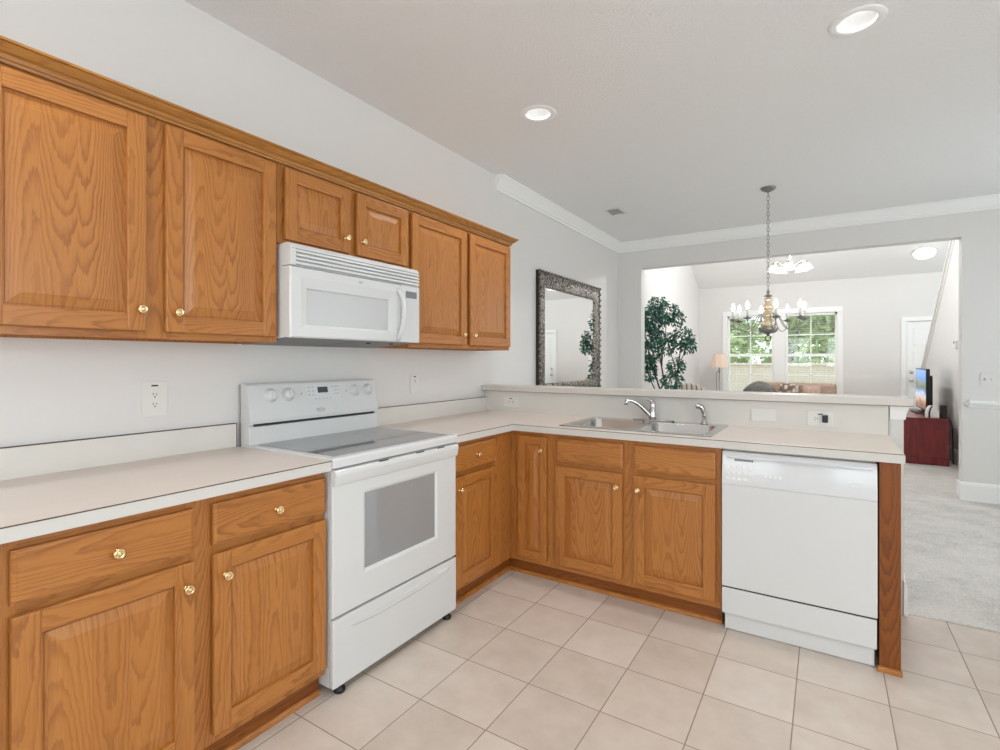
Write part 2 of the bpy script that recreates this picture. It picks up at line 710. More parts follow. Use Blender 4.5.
# wall behind the camera and right wall, unseen, with openings for the fill lamps
mb = MB(); wall_with_holes(mb, 'x', YK - 0.12, YK, -0.12, XR + 0.12, 0, ZC + 0.1, [(0.75, 1.75, 0.8, 2.3), (2.25, 3.25, 0.8, 2.3)]); struct('wall_behind', mb, 'wall')
mb = MB(); wall_with_holes(mb, 'y', XR, XR + 0.12, YK, YH, 0, ZC + 0.1, [(-2.85, -0.95, 0.6, 2.4), (1.6, 3.4, 0.6, 2.4)]); struct('wall_right', mb, 'wall')
# living room walls
WX0, WX1, WX2, WX3, WZ0, WZ1 = 0.545, 1.375, 1.580, 2.415, 0.62, 2.20
mb = MB(); wall_with_holes(mb, 'x', YB, YB + 0.14, -0.12, 5.56, 0, 5.1, [(WX0, WX1, WZ0, WZ1), (WX2, WX3, WZ0, WZ1), (3.42, 4.30, 0, 1.985)]); struct('wall_back', mb, 'wall')
mb = MB(); wall_with_holes(mb, 'y', 5.44, 5.56, YH, YB + 0.14, 0, 5.1, [(5.4, 7.4, 2.2, 3.8)]); struct('wall_stair', mb, 'wall_lit')  # high opening added for the stair hall fill lamp

# kitchen ceiling with square cut-outs over the two cans
CANS = [(0.776, 0.385), (2.357, 0.40)]
CANS_ADDED = [(0.776, -2.15), (2.357, -2.15)]      # two unseen cans added above the camera to even out the light
mb = MB()
xs = [0] + sum([[c[0] - 0.075, c[0] + 0.075] for c in CANS], []) + [XR]
for i in range(len(xs) - 1):
    if i % 2 == 0:
        mb.box((xs[i], YK, ZC), (xs[i + 1], YH, ZC + 0.1))
    else:
        cy, cb = CANS[i // 2][1], CANS_ADDED[i // 2][1]
        mb.box((xs[i], YK, ZC), (xs[i + 1], cb - 0.075, ZC + 0.1))
        mb.box((xs[i], cb + 0.075, ZC), (xs[i + 1], cy - 0.075, ZC + 0.1))
        mb.box((xs[i], cy + 0.075, ZC), (xs[i + 1], YH, ZC + 0.1))
struct('ceiling', mb, 'ceiling')
# sloping living room ceiling: lowest over the window wall
SL = 0.45
y0, y1 = YH + 0.14, YB
z0, z1 = 2.80 + SL * (YB - y0), 2.80
mb = MB(); mb.prism([(y0, z0), (y1, z1), (y1, z1 + 0.12), (y0, z0 + 0.12)], 'x', 0, 5.44); struct('ceiling_vault', mb, 'ceiling_white')

# crown moulding (white)
CR = [(0, 0), (0.074, 0), (0.074, -0.012), (0.065, -0.018), (0.054, -0.034), (0.036, -0.058), (0.025, -0.074), (0.021, -0.088), (0.012, -0.095), (0.012, -0.118), (0, -0.118)]
mb = MB(); mb.prism([(z + ZC, x) for x, z in CR], 'y', 1.10, YH); struct('trim_1', mb, 'trim')      # left wall (axis y: profile is z,x)
mb = MB(); mb.prism([(YH - x, z + ZC) for x, z in CR], 'x', 0, XR); struct('trim_2', mb, 'trim')
# chair rail, baseboards
mb = MB()
RL = [(0, 0.868), (0.014, 0.868), (0.02, 0.884), (0.036, 0.896), (0.044, 0.914), (0.034, 0.934), (0, 0.942)]
mb.prism([(YH - x, z) for x, z in RL], 'x', 3.352, XR)
mb.poly([(3.352, YH - x, z) for x, z in RL] + [(3.318, YH, 0.905)], [(i, i + 1, 7) for i in range(6)])
struct('trim_3', mb, 'trim')
BBP = [(0, 0.004), (0.016, 0.004), (0.016, 0.15), (0.009, 0.172), (0, 0.178)]
mb = MB(); mb.prism([(YH - x, z) for x, z in BBP], 'x', OX1 - 0.016, XR)
mb.box((OX1 - 0.016, YH + 0.0002, 0.005), (OX1, YH + 0.156, 0.165), 0, 0.003); struct('baseboard_divider', mb, 'trim')
mb = MB(); mb.prism([(z, x) for x, z in BBP], 'y', 1.1, YH); struct('baseboard_left', mb, 'trim')
mb = MB(); mb.prism([(z, x) for x, z in BBP], 'y', YH + 0.14, YB); mb.prism([(YB - x, z) for x, z in BBP], 'x', 0, 3.33); struct('baseboard_living', mb, 'trim')

# stair knee wall with its sloping white cap
XS = 3.62
slope = (2.817 - 1.278) / (8.561 - 6.351)
ya, yb = YH + 0.14, 8.72
za = 1.278 + slope * (8.561 - ya)
zb = 1.278 - slope * (yb - 8.561)
mb = MB(); mb.prism([(ya, 0), (yb, 0), (yb, zb), (ya, za)], 'x', XS, XS + 0.12); struct('wall_knee', mb, 'wall_lit')
mb = MB(); mb.prism([(ya, za), (yb + 0.03, zb - 0.02), (yb + 0.03, zb + 0.025), (ya, za + 0.045)], 'x', XS - 0.03, XS + 0.15)
mb.prism([(ya, za - 0.075), (yb, zb - 0.075), (yb, zb), (ya, za)], 'x', XS - 0.01, XS + 0.13); struct('trim_4', mb, 'trim')
mb = MB(); mb.prism([(z, XS - x) for x, z in BBP], 'y', ya, yb); struct('baseboard_stair', mb, 'trim')

# ------------------------------------------------------------------ half wall and raised bar
HW1 = 2.575
mb = MB(); mb.box((0, 0.963, 0), (HW1, 1.075, 1.068)); struct('wall_half', mb, 'wall')
mb = MB()
mb.prism([(YH * 0 + 1.075 + x, z) for x, z in BBP], 'x', 0, HW1 + 0.016)
mb.prism([(z, HW1 + x) for x, z in BBP], 'y', 0.95, 1.091)
struct('baseboard_half', mb, 'trim')
mb = MB()
mb.prism([(1.0675, HW1 + 0.022), (1.0675, HW1), (0.998, HW1), (1.0, HW1 + 0.006), (1.03, HW1 + 0.010), (1.05, HW1 + 0.018)], 'y', 0.95, 1.085)
mb.prism([(1.0675, 2.517), (1.0675, HW1 + 0.022), (1.05, HW1 + 0.018), (1.03, HW1 + 0.010), (1.0, HW1 + 0.006), (0.998, HW1), (0.998, 2.517)], 'y', 0.945, 0.963)
struct('trim_5', mb, 'trim')

t = thing('bar_top', 'long pale laminate bar ledge on the half wall behind the sink', 'bar ledge', (1.3, 1.03, 1.068))
mb = MB(); mb.box((0.0, 0.902, 1.0685), (2.607, 1.10, 1.110), 0, 0.003); mb.build('slab', 'bar_laminate', t)
mb = MB(); mb.box((0.0, 0.9005, 1.0685), (2.6085, 0.904, 1.0705)); mb.build('edge_seam', 'seam', t)

# ------------------------------------------------------------------ countertops
ZT, ZU = 0.914, 0.876
SX0, SX1, SY0, SY1 = 0.915, 1.755, 0.385, 0.925      # sink rim
CXE = 2.512
WLX = 0.003
t = thing('countertop', 'pale laminate countertop left of the white range, with low backsplash', 'countertop', (0.32, -1.8, ZU))
mb = MB(); mb.box((WLX, -2.75, ZU), (0.648, -1.04, ZT), 0, 0.002)
mb.build('worktop', 'laminate', t)
mb = MB(); mb.box((0.6475, -2.75, ZU + 0.001), (0.6495, -1.04, ZT - 0.0025), 0); mb.build('front_edge', 'laminate_edge', t)
mb = MB(); mb.box((0.6465, -2.75, ZT - 0.0026), (0.6498, -1.04, ZT + 0.0003)); mb.build('edge_seam', 'seam', t)
mb = MB(); mb.box((WLX, -2.75, ZT), (0.022, -1.05, 1.016), 0, 0.001); bs = mb.build('backsplash', 'splash', t)
mb = MB(); mb.box((WLX, -2.75, 1.0165), (0.0225, -1.05, 1.0185)); mb.box((0.005, -1.0499, ZT), (0.0225, -1.0465, 1.018)); mb.build('top_seam', 'seam', bs)

t = thing('countertop', 'L shaped laminate countertop running from the range past the sink', 'countertop', (1.3, 0.6, ZU))
mb = MB()
hx0, hx1, hy0, hy1 = SX0 + 0.02, SX1 - 0.02, SY0 + 0.02, SY1 - 0.02
mb.box((WLX, -0.262, ZU), (0.648, 0.305, ZT))
mb.box((WLX, 0.305, ZU), (hx0, 0.943, ZT))
mb.box((hx0, 0.305, ZU), (hx1, hy0, ZT))
mb.box((hx0, hy1, ZU), (hx1, 0.943, ZT))
mb.box((hx1, 0.305, ZU), (CXE, 0.943, ZT))
mb.build('worktop', 'laminate', t)
mb = MB()
mb.box((0.6475, -0.262, ZU + 0.001), (0.6495, 0.3045, ZT - 0.0025))
mb.box((0.6475, 0.3035, ZU + 0.001), (CXE, 0.3055, ZT - 0.0025))
mb.box((CXE, 0.3035, ZU + 0.001), (CXE + 0.002, 0.943, ZT - 0.0025))
mb.build('front_edge', 'laminate_edge', t)
mb = MB()
mb.box((0.6465, -0.262, ZT - 0.0026), (0.6498, 0.304, ZT + 0.0003))
mb.box((0.6465, 0.3030, ZT - 0.0024), (CXE + 0.002, 0.3052, ZT + 0.0003))
mb.build('edge_seam', 'seam', t)
mb = MB()
mb.box((WLX, -0.262, ZT), (0.022, 0.943, 1.016))
bs = mb.build('backsplash', 'splash', t)
mb = MB(); mb.box((WLX, -0.262, 1.0165), (0.0225, 0.943, 1.0185)); mb.build('top_seam', 'seam', bs)
mb = MB(); mb.box((WLX, 0.944, ZT), (CXE, 0.9628, 1.0675))
bs = mb.build('backsplash', 'splash', t)
mb = MB(); mb.box((CXE, 0.9435, ZT), (CXE + 0.002, 0.9628, 1.067)); mb.build('end_seam', 'seam', bs)

# ------------------------------------------------------------------ oak cabinets
LEFT = lambda x: Matrix(((0, -1, 0, x), (1, 0, 0, 0), (0, 0, 1, 0), (0, 0, 0, 1)))       # local (a, depth, z): a -> y, depth -> -x
PEN = lambda y: Matrix.Translation((0, y, 0))


def knob(parent, xf, a, z):
    mb = MB()
    p = xf @ Vector((a, 0, z))
    ax = (xf.to_3x3() @ Vector((0, -1, 0)))
    mb.lathe([(0.0, -0.001), (0.0085, -0.001), (0.0085, 0.002), (0.0052, 0.004), (0.0048, 0.012), (0.0095, 0.0145), (0.0148, 0.019), (0.0152, 0.0225), (0.0125, 0.0262), (0.0098, 0.0268), (0.0085, 0.0256), (0.0050, 0.0256), (0.0035, 0.0285), (0.0, 0.0292)], p, ax, 20)
    return mb.build('knob', 'brass', parent)


def door(parent, xf, a0, a1, z0, z1, kn=None, T=0.019, W=0.056):
    mb = MB()
    b = 0.0035
    mb.box((a0, 0, z0), (a0 + W, T, z1), 0, b, 2, 'z', xf)
    mb.box((a1 - W, 0, z0), (a1, T, z1), 0, b, 2, 'z', xf)
    mb.box((a0 + W - 0.001, 0.0002, z0), (a1 - W + 0.001, T, z0 + W), 0, b, 2, 'x', xf)
    mb.box((a0 + W - 0.001, 0.0002, z1 - W), (a1 - W + 0.001, T, z1), 0, b, 2, 'x', xf)
    o = mb.build('door', 'oak', parent)
    # raised panel: groove, sloped border, field
    mb = MB()
    wd = min(0.030, (a1 - a0 - 2 * W) * 0.28)
    rings = [(W - 0.004, 0.0125), (W + 0.006, 0.0125), (W + 0.007, 0.0105), (W + 0.006 + wd, 0.0035), (W + 0.0085 + wd, 0.0022)]
    vs, fs = [], []
    for i, (e, d) in enumerate(rings):
        vs += [(a0 + e, d, z0 + e), (a1 - e, d, z0 + e), (a1 - e, d, z1 - e), (a0 + e, d, z1 - e)]
        if i:
            k = 4 * i
            for j in range(4):
                fs.append((k - 4 + j, k - 4 + (j + 1) % 4, k + (j + 1) % 4, k + j))
    k = 4 * (len(rings) - 1)
    fs.append((k, k + 1, k + 2, k + 3))
    mb.poly(vs, fs, 0, 'z', xf)
    mb.build('raised_panel', 'oak', o)
    if kn:
        knob(o, xf, *kn)
    return o


def drawer(parent, xf, a0, a1, z0, z1, kn=None, name='drawer', T=0.019):
    mb = MB()
    vs, fs = [], []
    rings = [(0, T), (0, 0.0055), (0.004, 0.0035), (0.009, 0.0018), (0.011, 0.0)]
    for i, (e, d) in enumerate(rings):
        vs += [(a0 + e, d, z0 + e), (a1 - e, d, z0 + e), (a1 - e, d, z1 - e), (a0 + e, d, z1 - e)]
        if i:
            k = 4 * i
            for j in range(4):
                fs.append((k - 4 + j, k - 4 + (j + 1) % 4, k + (j + 1) % 4, k + j))
    k = 4 * (len(rings) - 1)
    fs.append((k, k + 1, k + 2, k + 3))
    fs.append((3, 2, 1, 0))
    mb.poly(vs, fs, 0, 'x', xf)
    o = mb.build(name, 'oak', parent)
    if kn:
        knob(o, xf, *kn)
    return o


def carcass(parent, xf, a0, a1, z0, z1, depth, stiles, rails, top=True):
    """face frame of stiles and rails plus the box behind it; frame front at local depth .0195"""
    F0, F1 = 0.0245, 0.043
    mb = MB()
    for s0, s1 in stiles:
        mb.box((s0, F0, z0), (s1, F1, z1), 0, 0.0008, 1, 'z', xf)
    for r0, r1 in rails:
        mb.box((a0 + 0.002, F0 + 0.0006, r0), (a1 - 0.002, F1, r1), 0, 0.0, 1, 'x', xf)
    mb.build('face_frame', 'oak', parent)
    mb = MB()
    mb.box((a0, F1, z0), (a0 + 0.016, depth, z1), 0, 0, 1, 'z', xf)
    mb.box((a1 - 0.016, F1, z0), (a1, depth, z1), 0, 0, 1, 'z', xf)
    mb.box((a0 + 0.016, F1, z0 + 0.012), (a1 - 0.016, depth, z0 + 0.028), 0, 0, 1, 'x', xf)
    if top:
        mb.box((a0 + 0.016, F1, z1 - 0.016), (a1 - 0.016, depth, z1), 0, 0, 1, 'x', xf)
    mb.box((a0 + 0.016, depth - 0.008, z0), (a1 - 0.016, depth, z1), 0, 0, 1, 'z', xf)
    mb.build('carcass', 'oak', parent)


def toe(parent, xf, a0, a1, shoe=True):
    mb = MB()
    mb.box((a0, 0.055, 0.001), (a1, 0.07, 0.085), 0, 0, 1, 'x', xf)
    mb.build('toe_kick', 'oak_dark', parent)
    if shoe:
        mb = MB()
        pr = [(0.055, 0.001), (0.055, 0.02), (0.049, 0.0185), (0.043, 0.013), (0.041, 0.006), (0.041, 0.001)]
        mb.prism(pr, 'x', a0, a1, 0, 'x', xf)
        mb.build('shoe_moulding', 'oak', parent)


# --- upper cabinets
UP = LEFT(0.325)
UZ0, UZ1 = 1.373, 2.150
G = 'oak wall cabinets'
t = thing('wall_cabinet', 'tall two door oak wall cabinet left of the microwave', 'cabinet', (0.16, -1.5, UZ0), G)
carcass(t, UP, -1.985, -1.0385, UZ0, UZ1, 0.322, [(-1.985, -1.93), (-1.548, -1.459), (-1.072, -1.0385)], [(UZ0, 1.41), (2.10, UZ1)])
door(t, UP, -1.945, -1.534, 1.397, 2.114, (-1.553, 1.468))
door(t, UP, -1.473, -1.056, 1.397, 2.114, (-1.440, 1.466))
t = thing('wall_cabinet', 'short two door oak wall cabinet directly above the microwave', 'cabinet', (0.16, -0.64, 1.792), G)
carcass(t, UP, -1.0375, -0.2425, 1.792, UZ1, 0.322, [(-1.0375, -0.99), (-0.69, -0.60), (-0.285, -0.2425)], [(1.792, 1.825), (2.10, UZ1)])
door(t, UP, -1.012, -0.666, 1.811, 2.114, (-0.694, 1.878))
door(t, UP, -0.622, -0.263, 1.811, 2.114, (-0.592, 1.878))
t = thing('wall_cabinet', 'two door oak wall cabinet at the right end, beside the mirror', 'cabinet', (0.16, 0.3, UZ0), G)
carcass(t, UP, -0.2415, 0.824, UZ0, UZ1, 0.322, [(-0.2415, -0.215), (0.25, 0.336), (0.785, 0.824)], [(UZ0, 1.41), (2.10, UZ1)])
door(t, UP, -0.231, 0.272, 1.397, 2.114, (0.230, 1.462))
door(t, UP, 0.314, 0.804, 1.397, 2.114, (0.346, 1.462))
# oak crown over all three units
OC = [(0.306, 2.128), (0.312, 2.128), (0.314, 2.136), (0.318, 2.139), (0.320, 2.147), (0.322, 2.150), (0.330, 2.154), (0.340, 2.163), (0.346, 2.170), (0.346, 2.173), (0.354, 2.174), (0.354, 2.181), (0.306, 2.181)]
mb = MB()
mb.prism([(z, x) for x, z in OC], 'y', -1.985, 0.826, 0, 'y')
# mitred return on the right end
e = [(x - 0.306, z) for x, z in OC]
vs = [(x + 0.0, 0.8245, z) for x, z in OC] + [(x, 0.8245 + (x - 0.306), z) for x, z in OC]
n = len(OC)
mb.poly(vs, [(i, (i + 1) % n, n + (i + 1) % n, n + i) for i in range(n)], 0, 'y')
vs2 = [(0.005, 0.8245 + dx, z) for dx, z in e] + [(0.306 + dx, 0.8245 + dx, z) for dx, z in e]
mb.poly(vs2, [(i, (i + 1) % n, n + (i + 1) % n, n + i) for i in range(n)], 0, 'x')
mb.box((0.005, -1.985, 2.1505), (0.307, 0.826, 2.179), 0, 0, 1, 'y')
tag(mb.build('crown_moulding', 'oak_moulding'), 'stepped oak crown moulding along the tops of the wall cabinets', 'moulding')

# --- base cabinets
BL = LEFT(0.63)
G = 'oak base cabinets'
t = thing('base_cabinet', 'oak base cabinet with two drawers and two doors left of the range', 'cabinet', (0.32, -1.5, 0), G)
carcass(t, BL, -1.985, -1.0425, 0.085, ZU - 0.001, 0.62, [(-1.985, -1.93), (-1.548, -1.459), (-1.072, -1.0425)], [(0.085, 0.135), (0.672, 0.735), (0.83, ZU - 0.001)], False)
drawer(t, BL, -1.945, -1.531, 0.717, 0.848, (-1.735, 0.781))
drawer(t, BL, -1.473, -1.049, 0.717, 0.848, (-1.258, 0.781))
door(t, BL, -1.945, -1.531, 0.120, 0.690, (-1.556, 0.617))
door(t, BL, -1.473, -1.049, 0.120, 0.690, (-1.438, 0.617))
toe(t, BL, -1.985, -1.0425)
t = thing('base_cabinet', 'oak base cabinet at the left picture edge, mostly cut off', 'cabinet', (0.32, -2.3, 0), G)
carcass(t, BL, -2.745, -1.9865, 0.085, ZU - 0.001, 0.62, [(-2.745, -2.71), (-2.02, -1.9865)], [(0.085, 0.135), (0.672, 0.735), (0.83, ZU - 0.001)], False)
drawer(t, BL, -2.725, -2.006, 0.717, 0.848, (-2.36, 0.781))
door(t, BL, -2.725, -2.006, 0.120, 0.690, (-2.05, 0.617))
toe(t, BL, -2.745, -1.9865)
t = thing('base_cabinet', 'narrow oak base cabinet with one drawer, between range and corner', 'cabinet', (0.32, 0.0, 0), G)
carcass(t, BL, -0.256, 0.3472, 0.085, ZU - 0.001, 0.62, [(-0.256, -0.215), (0.125, 0.3472)], [(0.085, 0.135), (0.672, 0.735), (0.83, ZU - 0.001)], False)
drawer(t, BL, -0.237, 0.150, 0.717, 0.848, (-0.046, 0.786))
door(t, BL, -0.237, 0.152, 0.120, 0.690, (-0.205, 0.622))
toe(t, BL, -0.256, 0.3775, True)
BP = PEN(0.323)
t = thing('base_cabinet', 'slim full height oak door cabinet in the inside corner of the counter', 'cabinet', (0.76, 0.6, 0), G)
carcass(t, BP, 0.6058, 0.8945, 0.085, ZU - 0.001, 0.61, [(0.6058, 0.70), (0.84, 0.8945)], [(0.085, 0.135), (0.83, ZU - 0.001)], False)
door(t, BP, 0.668, 0.862, 0.120, 0.848, (0.834, 0.772), W=0.046)
toe(t, BP, 0.5755, 0.8945)
t = thing('base_cabinet', 'oak sink base with two false drawer fronts and two doors', 'cabinet', (1.35, 0.6, 0), G)
carcass(t, BP, 0.8955, 1.8105, 0.085, ZU - 0.001, 0.61, [(0.8955, 0.945), (1.305, 1.397), (1.77, 1.8105)], [(0.085, 0.135), (0.672, 0.735), (0.83, ZU - 0.001)], False)
drawer(t, BP, 0.926, 1.322, 0.717, 0.848, None, 'false_drawer')
drawer(t, BP, 1.380, 1.786, 0.717, 0.848, None, 'false_drawer')
door(t, BP, 0.924, 1.318, 0.120, 0.690, (1.292, 0.618))
door(t, BP, 1.382, 1.786, 0.120, 0.690, (1.408, 0.618))
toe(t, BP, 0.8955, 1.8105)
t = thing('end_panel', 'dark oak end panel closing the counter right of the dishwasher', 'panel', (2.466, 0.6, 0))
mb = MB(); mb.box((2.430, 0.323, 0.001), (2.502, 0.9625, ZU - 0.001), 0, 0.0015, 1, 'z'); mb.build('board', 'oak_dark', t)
mb = MB(); mb.prism([(0.3225, 0.001), (0.3225, 0.021), (0.314, 0.019), (0.308, 0.012), (0.306, 0.001)], 'x', 2.423, 2.506, 0, 'x'); mb.build('shoe_moulding', 'oak', t)

# ------------------------------------------------------------------ range
RY0, RY1 = -1.0365, -0.2635
t = thing('range', 'white freestanding electric range with glass cooktop between the counters', 'range', (0.33, -0.65, 0))
mb = MB()
mb.box((0.03, RY0 + 0.001, 0.036), (0.628, RY0 + 0.02, 0.884))
mb.box((0.03, RY1 - 0.02, 0.036), (0.628, RY1 - 0.001, 0.884))
mb.box((0.03, RY0 + 0.02, 0.055), (0.05, RY1 - 0.02, 0.884))
mb.box((0.05, RY0 + 0.02, 0.055), (0.628, RY1 - 0.02, 0.07))
mb.box((0.6, RY0 + 0.02, 0.286), (0.628, RY1 - 0.02, 0.306))
mb.box((0.6, RY0 + 0.02, 0.85), (0.628, RY1 - 0.02, 0.882))
mb.build('body', 'white', t)
mb = MB()
mb.box((0.2, -0.96, 0.42), (0.6, -0.36, 0.43)); mb.box((0.2, -0.96, 0.80), (0.6, -0.36, 0.81)); mb.box((0.2, -0.96, 0.42), (0.21, -0.36, 0.81))
mb.box((0.2, -0.97, 0.42), (0.62, -0.96, 0.81)); mb.box((0.2, -0.36, 0.42), (0.62, -0.35, 0.81))
mb.build('oven_cavity', 'cavity', t)
for z in (0.55, 0.66):
    mb = MB()
    for k in range(15):
        y = -0.95 + k * 0.58 / 14
        mb.tube([(0.22, y, z), (0.595, y, z)], 0.003, 5)
    mb.tube([(0.597, -0.955, z), (0.597, -0.365, z)], 0.005, 6)
    mb.tube([(0.22, -0.955, z - 0.005), (0.22, -0.365, z - 0.005)], 0.004, 6)
    mb.build('oven_rack', 'rack', t)
# cooktop frame and glass
mb = MB()
mb.prism([(0.8825, 0.04), (0.8825, 0.656), (0.886, 0.661), (0.913, 0.661), (0.9205, 0.655), (0.9225, 0.645), (0.9225, 0.04)], 'y', RY0 - 0.001, RY1 + 0.001, bevel=0.0015)
o = mb.build('cooktop', 'white', t)
mb = MB(); mb.box((0.112, -1.004, 0.9215), (0.622, -0.296, 0.9245), 0, 0.0008); g = mb.build('glass', 'cooktop', o)
mb = MB()
for (x, y, r) in ((0.26, -0.85, 0.085), (0.26, -0.45, 0.1), (0.48, -0.85, 0.105), (0.48, -0.45, 0.08)):
    mb = MB(); mb.lathe([(r, 0.9244), (r + 0.003, 0.9247), (r + 0.003, 0.9244)], (x, y, 0), (0, 0, 1), 36, caps=False)
    mb.build('burner_ring', 'burner', g)
# oven door: frame of four pieces round the window
XD0, XD1 = 0.631, 0.652
DZ0, DZ1 = 0.306, 0.877
wy0, wy1, wz0, wz1 = -0.868, -0.424, 0.446, 0.754
o = thing  # placeholder
mb = MB()
rings_o = [(RY0 + 0.001, DZ0, RY1 - 0.001, DZ1)]
vs, fs = [], []


def rect(y0, z0, y1, z1, x):
    return [(x, y0, z0), (x, y1, z0), (x, y1, z1), (x, y0, z1)]


seqs = [rect(wy0, wz0, wy1, wz1, XD0), rect(RY0 + 0.001, DZ0, RY1 - 0.001, DZ1, XD0), rect(RY0 + 0.001, DZ0, RY1 - 0.001, DZ1, XD1 - 0.006), rect(RY0 + 0.006, DZ0 + 0.004, RY1 - 0.006, DZ1 - 0.004, XD1), rect(wy0 - 0.014, wz0 - 0.014, wy1 + 0.014, wz1 + 0.014, XD1), rect(wy0 - 0.006, wz0 - 0.006, wy1 + 0.006, wz1 + 0.006, XD1 - 0.003), rect(wy0, wz0, wy1, wz1, XD1 - 0.008)]
for i, r in enumerate(seqs):
    vs += r
    nx = (i + 1) % len(seqs)
    for j in range(4):
        fs.append((i * 4 + j, i * 4 + (j + 1) % 4, nx * 4 + (j + 1) % 4, nx * 4 + j))
mb.poly(vs, fs)
bmesh.ops.recalc_face_normals(mb.bm, faces=mb.bm.faces)
od = mb.build('oven_door', 'white', t)
mb = MB(); mb.box((XD1 - 0.012, wy0 + 0.0005, wz0 + 0.0005), (XD1 - 0.008, wy1 - 0.0005, wz1 - 0.0005)); mb.build('window', 'oven_glass', od)
mb = MB()
mb.prism([(0.812, XD1 - 0.001), (0.816, XD1 + 0.008), (0.832, XD1 + 0.013), (0.856, XD1 + 0.017), (0.872, XD1 + 0.015), (0.876, XD1 + 0.008), (0.876, XD1 - 0.001)], 'y', RY0 + 0.001, RY1 - 0.001, bevel=0.003)
hd = mb.build('handle', 'white', od)
for y in (-0.78, -0.55, -0.40):
    mb = MB(); mb.box((XD1 + 0.006, y - 0.025, 0.8735), (XD1 + 0.0152, y + 0.025, 0.8772), 0, 0.001)
    mb.build('vent_slot', 'dark_gap', od)
mb = MB()
mb.box((0.632, RY0 + 0.001, 0.034), (0.653, RY1 - 0.001, 0.297), 0, 0.005, 2)
dr = mb.build('storage_drawer', 'white', t)
mb = MB()
py = [(-0.955, 0.245), (-0.33, 0.272), (-0.318, 0.262), (-0.33, 0.245), (-0.6, 0.228), (-0.8, 0.226), (-0.93, 0.236)]
cx = sum(p[0] for p in py) / len(py); cz = sum(p[1] for p in py) / len(py)
vs = [(0.652, y, z) for y, z in py] + [(0.660, cx + (y - cx) * 0.93, cz + (z - cz) * 0.6 + 0.006) for y, z in py]
n = len(py)
mb.poly(vs, [(i, (i + 1) % n, n + (i + 1) % n, n + i) for i in range(n)] + [tuple(range(n, 2 * n))])
bmesh.ops.recalc_face_normals(mb.bm, faces=mb.bm.faces)
mb.build('drawer_pull', 'white', dr)
for x, y in ((0.60, RY0 + 0.05), (0.60, RY1 - 0.05), (0.1, RY0 + 0.05), (0.1, RY1 - 0.05)):
    mb = MB(); mb.lathe([(0.022, 0.0005), (0.024, 0.006), (0.022, 0.016), (0.010, 0.022), (0.010, 0.056)], (x + 0.03 if x > 0.3 else x, y, 0), seg=16)
    mb.build('foot', 'black', t)
# back guard
mb = MB()
mb.prism([(0.905, 0.022), (0.905, 0.092), (1.0, 0.090), (1.004, 0.08), (1.012, 0.08), (1.014, 0.097), (1.03, 0.099), (1.185, 0.066), (1.193, 0.058), (1.193, 0.022)], 'y', RY0 + 0.006, RY1 - 0.006, bevel=0.002)
bgd = mb.build('backguard', 'white', t)
mb = MB(); mb.box((0.0795, RY0 + 0.03, 1.0035), (0.0925, RY1 - 0.03, 1.0145)); mb.build('vent_slot', 'black', bgd)
fn = Vector((0.155, 0, 0.033)).normalized()          # normal of the sloped console
fx = lambda z: 0.099 - (z - 1.03) * (0.033 / 0.155)
for y in (-0.918, -0.827, -0.419, -0.329):
    mb = MB()
    p = Vector((fx(1.137), y, 1.137))
    mb.lathe([(0.033, -0.001), (0.033, 0.002), (0.029, 0.004), (0.025, 0.016), (0.023, 0.019), (0.0, 0.019)], p, fn, 24)
    up = Vector((-fn.z, 0, fn.x))
    c = p + fn * 0.024
    R = Matrix((up, Vector((0, 1, 0)), fn)).transposed().to_4x4()
    mb.box((-0.021, -0.005, -0.008), (0.021, 0.005, 0.006), 0, 0.002, 1, None, Matrix.Translation(c) @ R)
    mb.build('control_knob', 'white', bgd)
Rc = Matrix((Vector((0, 1, 0)), Vector((-fn.z, 0, fn.x)), fn)).transposed().to_4x4()


def console(y, z, w, h, name, m, d=0.0015):
    mb = MB(); mb.box((-w / 2, -h / 2, -0.001), (w / 2, h / 2, d), 0, 0.0004, 1, None, Matrix.Translation((fx(z), y, z)) @ Rc)
    return mb.build(name, m, bgd)


console(-0.625, 1.137, 0.20, 0.075, 'control_pad', 'white_panel', 0.0012)
console(-0.628, 1.150, 0.062, 0.030, 'clock_display', 'display', 0.0022)
kb = [(-0.05 + 0.022 * k, -0.043, 0.008) for k in range(5)]
for cx in (-0.085, -0.062, 0.055, 0.075, 0.09):
    kb += [(cx, 0.0165 - r * 0.019, 0.012) for r in range(3 if abs(cx) > 0.06 else 1)]
for x_, z_, w_ in kb:
    mb = MB(); mb.box((x_ - w_ / 2, z_ - 0.0025, 0.0011), (x_ + w_ / 2, z_ + 0.0025, 0.0016), xf=Matrix.Translation((fx(1.148), -0.625, 1.148)) @ Rc)
    mb.build('key', 'grey_mid', bgd)
for y in (-0.755, -0.478):
    mb = MB(); mb.ball((fx(1.137), y, 1.137), 0.0035, 0, 1)
    mb.build('indicator', 'black', bgd)


def emblem(parent, c, ax, up, w, h, m='grey_mid'):
    """small oval badge: a ring with a bar across"""
    ax, up = Vector(ax), Vector(up)
    rt = up.cross(ax)
    mb = MB()
    pts = [Vector(c) + rt * (w / 2 * math.cos(a)) + up * (h / 2 * math.sin(a)) for a in [2 * PI * k / 28 for k in range(28)]]
    mb.tube(pts, h * 0.11, 6, closed=True)
    for k in range(7):
        x = (k - 3) * w * 0.1
        mb.tube([Vector(c) + rt * x - up * h * 0.16, Vector(c) + rt * x + up * h * 0.16], h * 0.06, 5)
    return mb.build('badge', m, parent)


emblem(bgd, (fx(1.052) + 0.001, -0.655, 1.052), fn, (-fn.z, 0, fn.x), 0.048, 0.016)

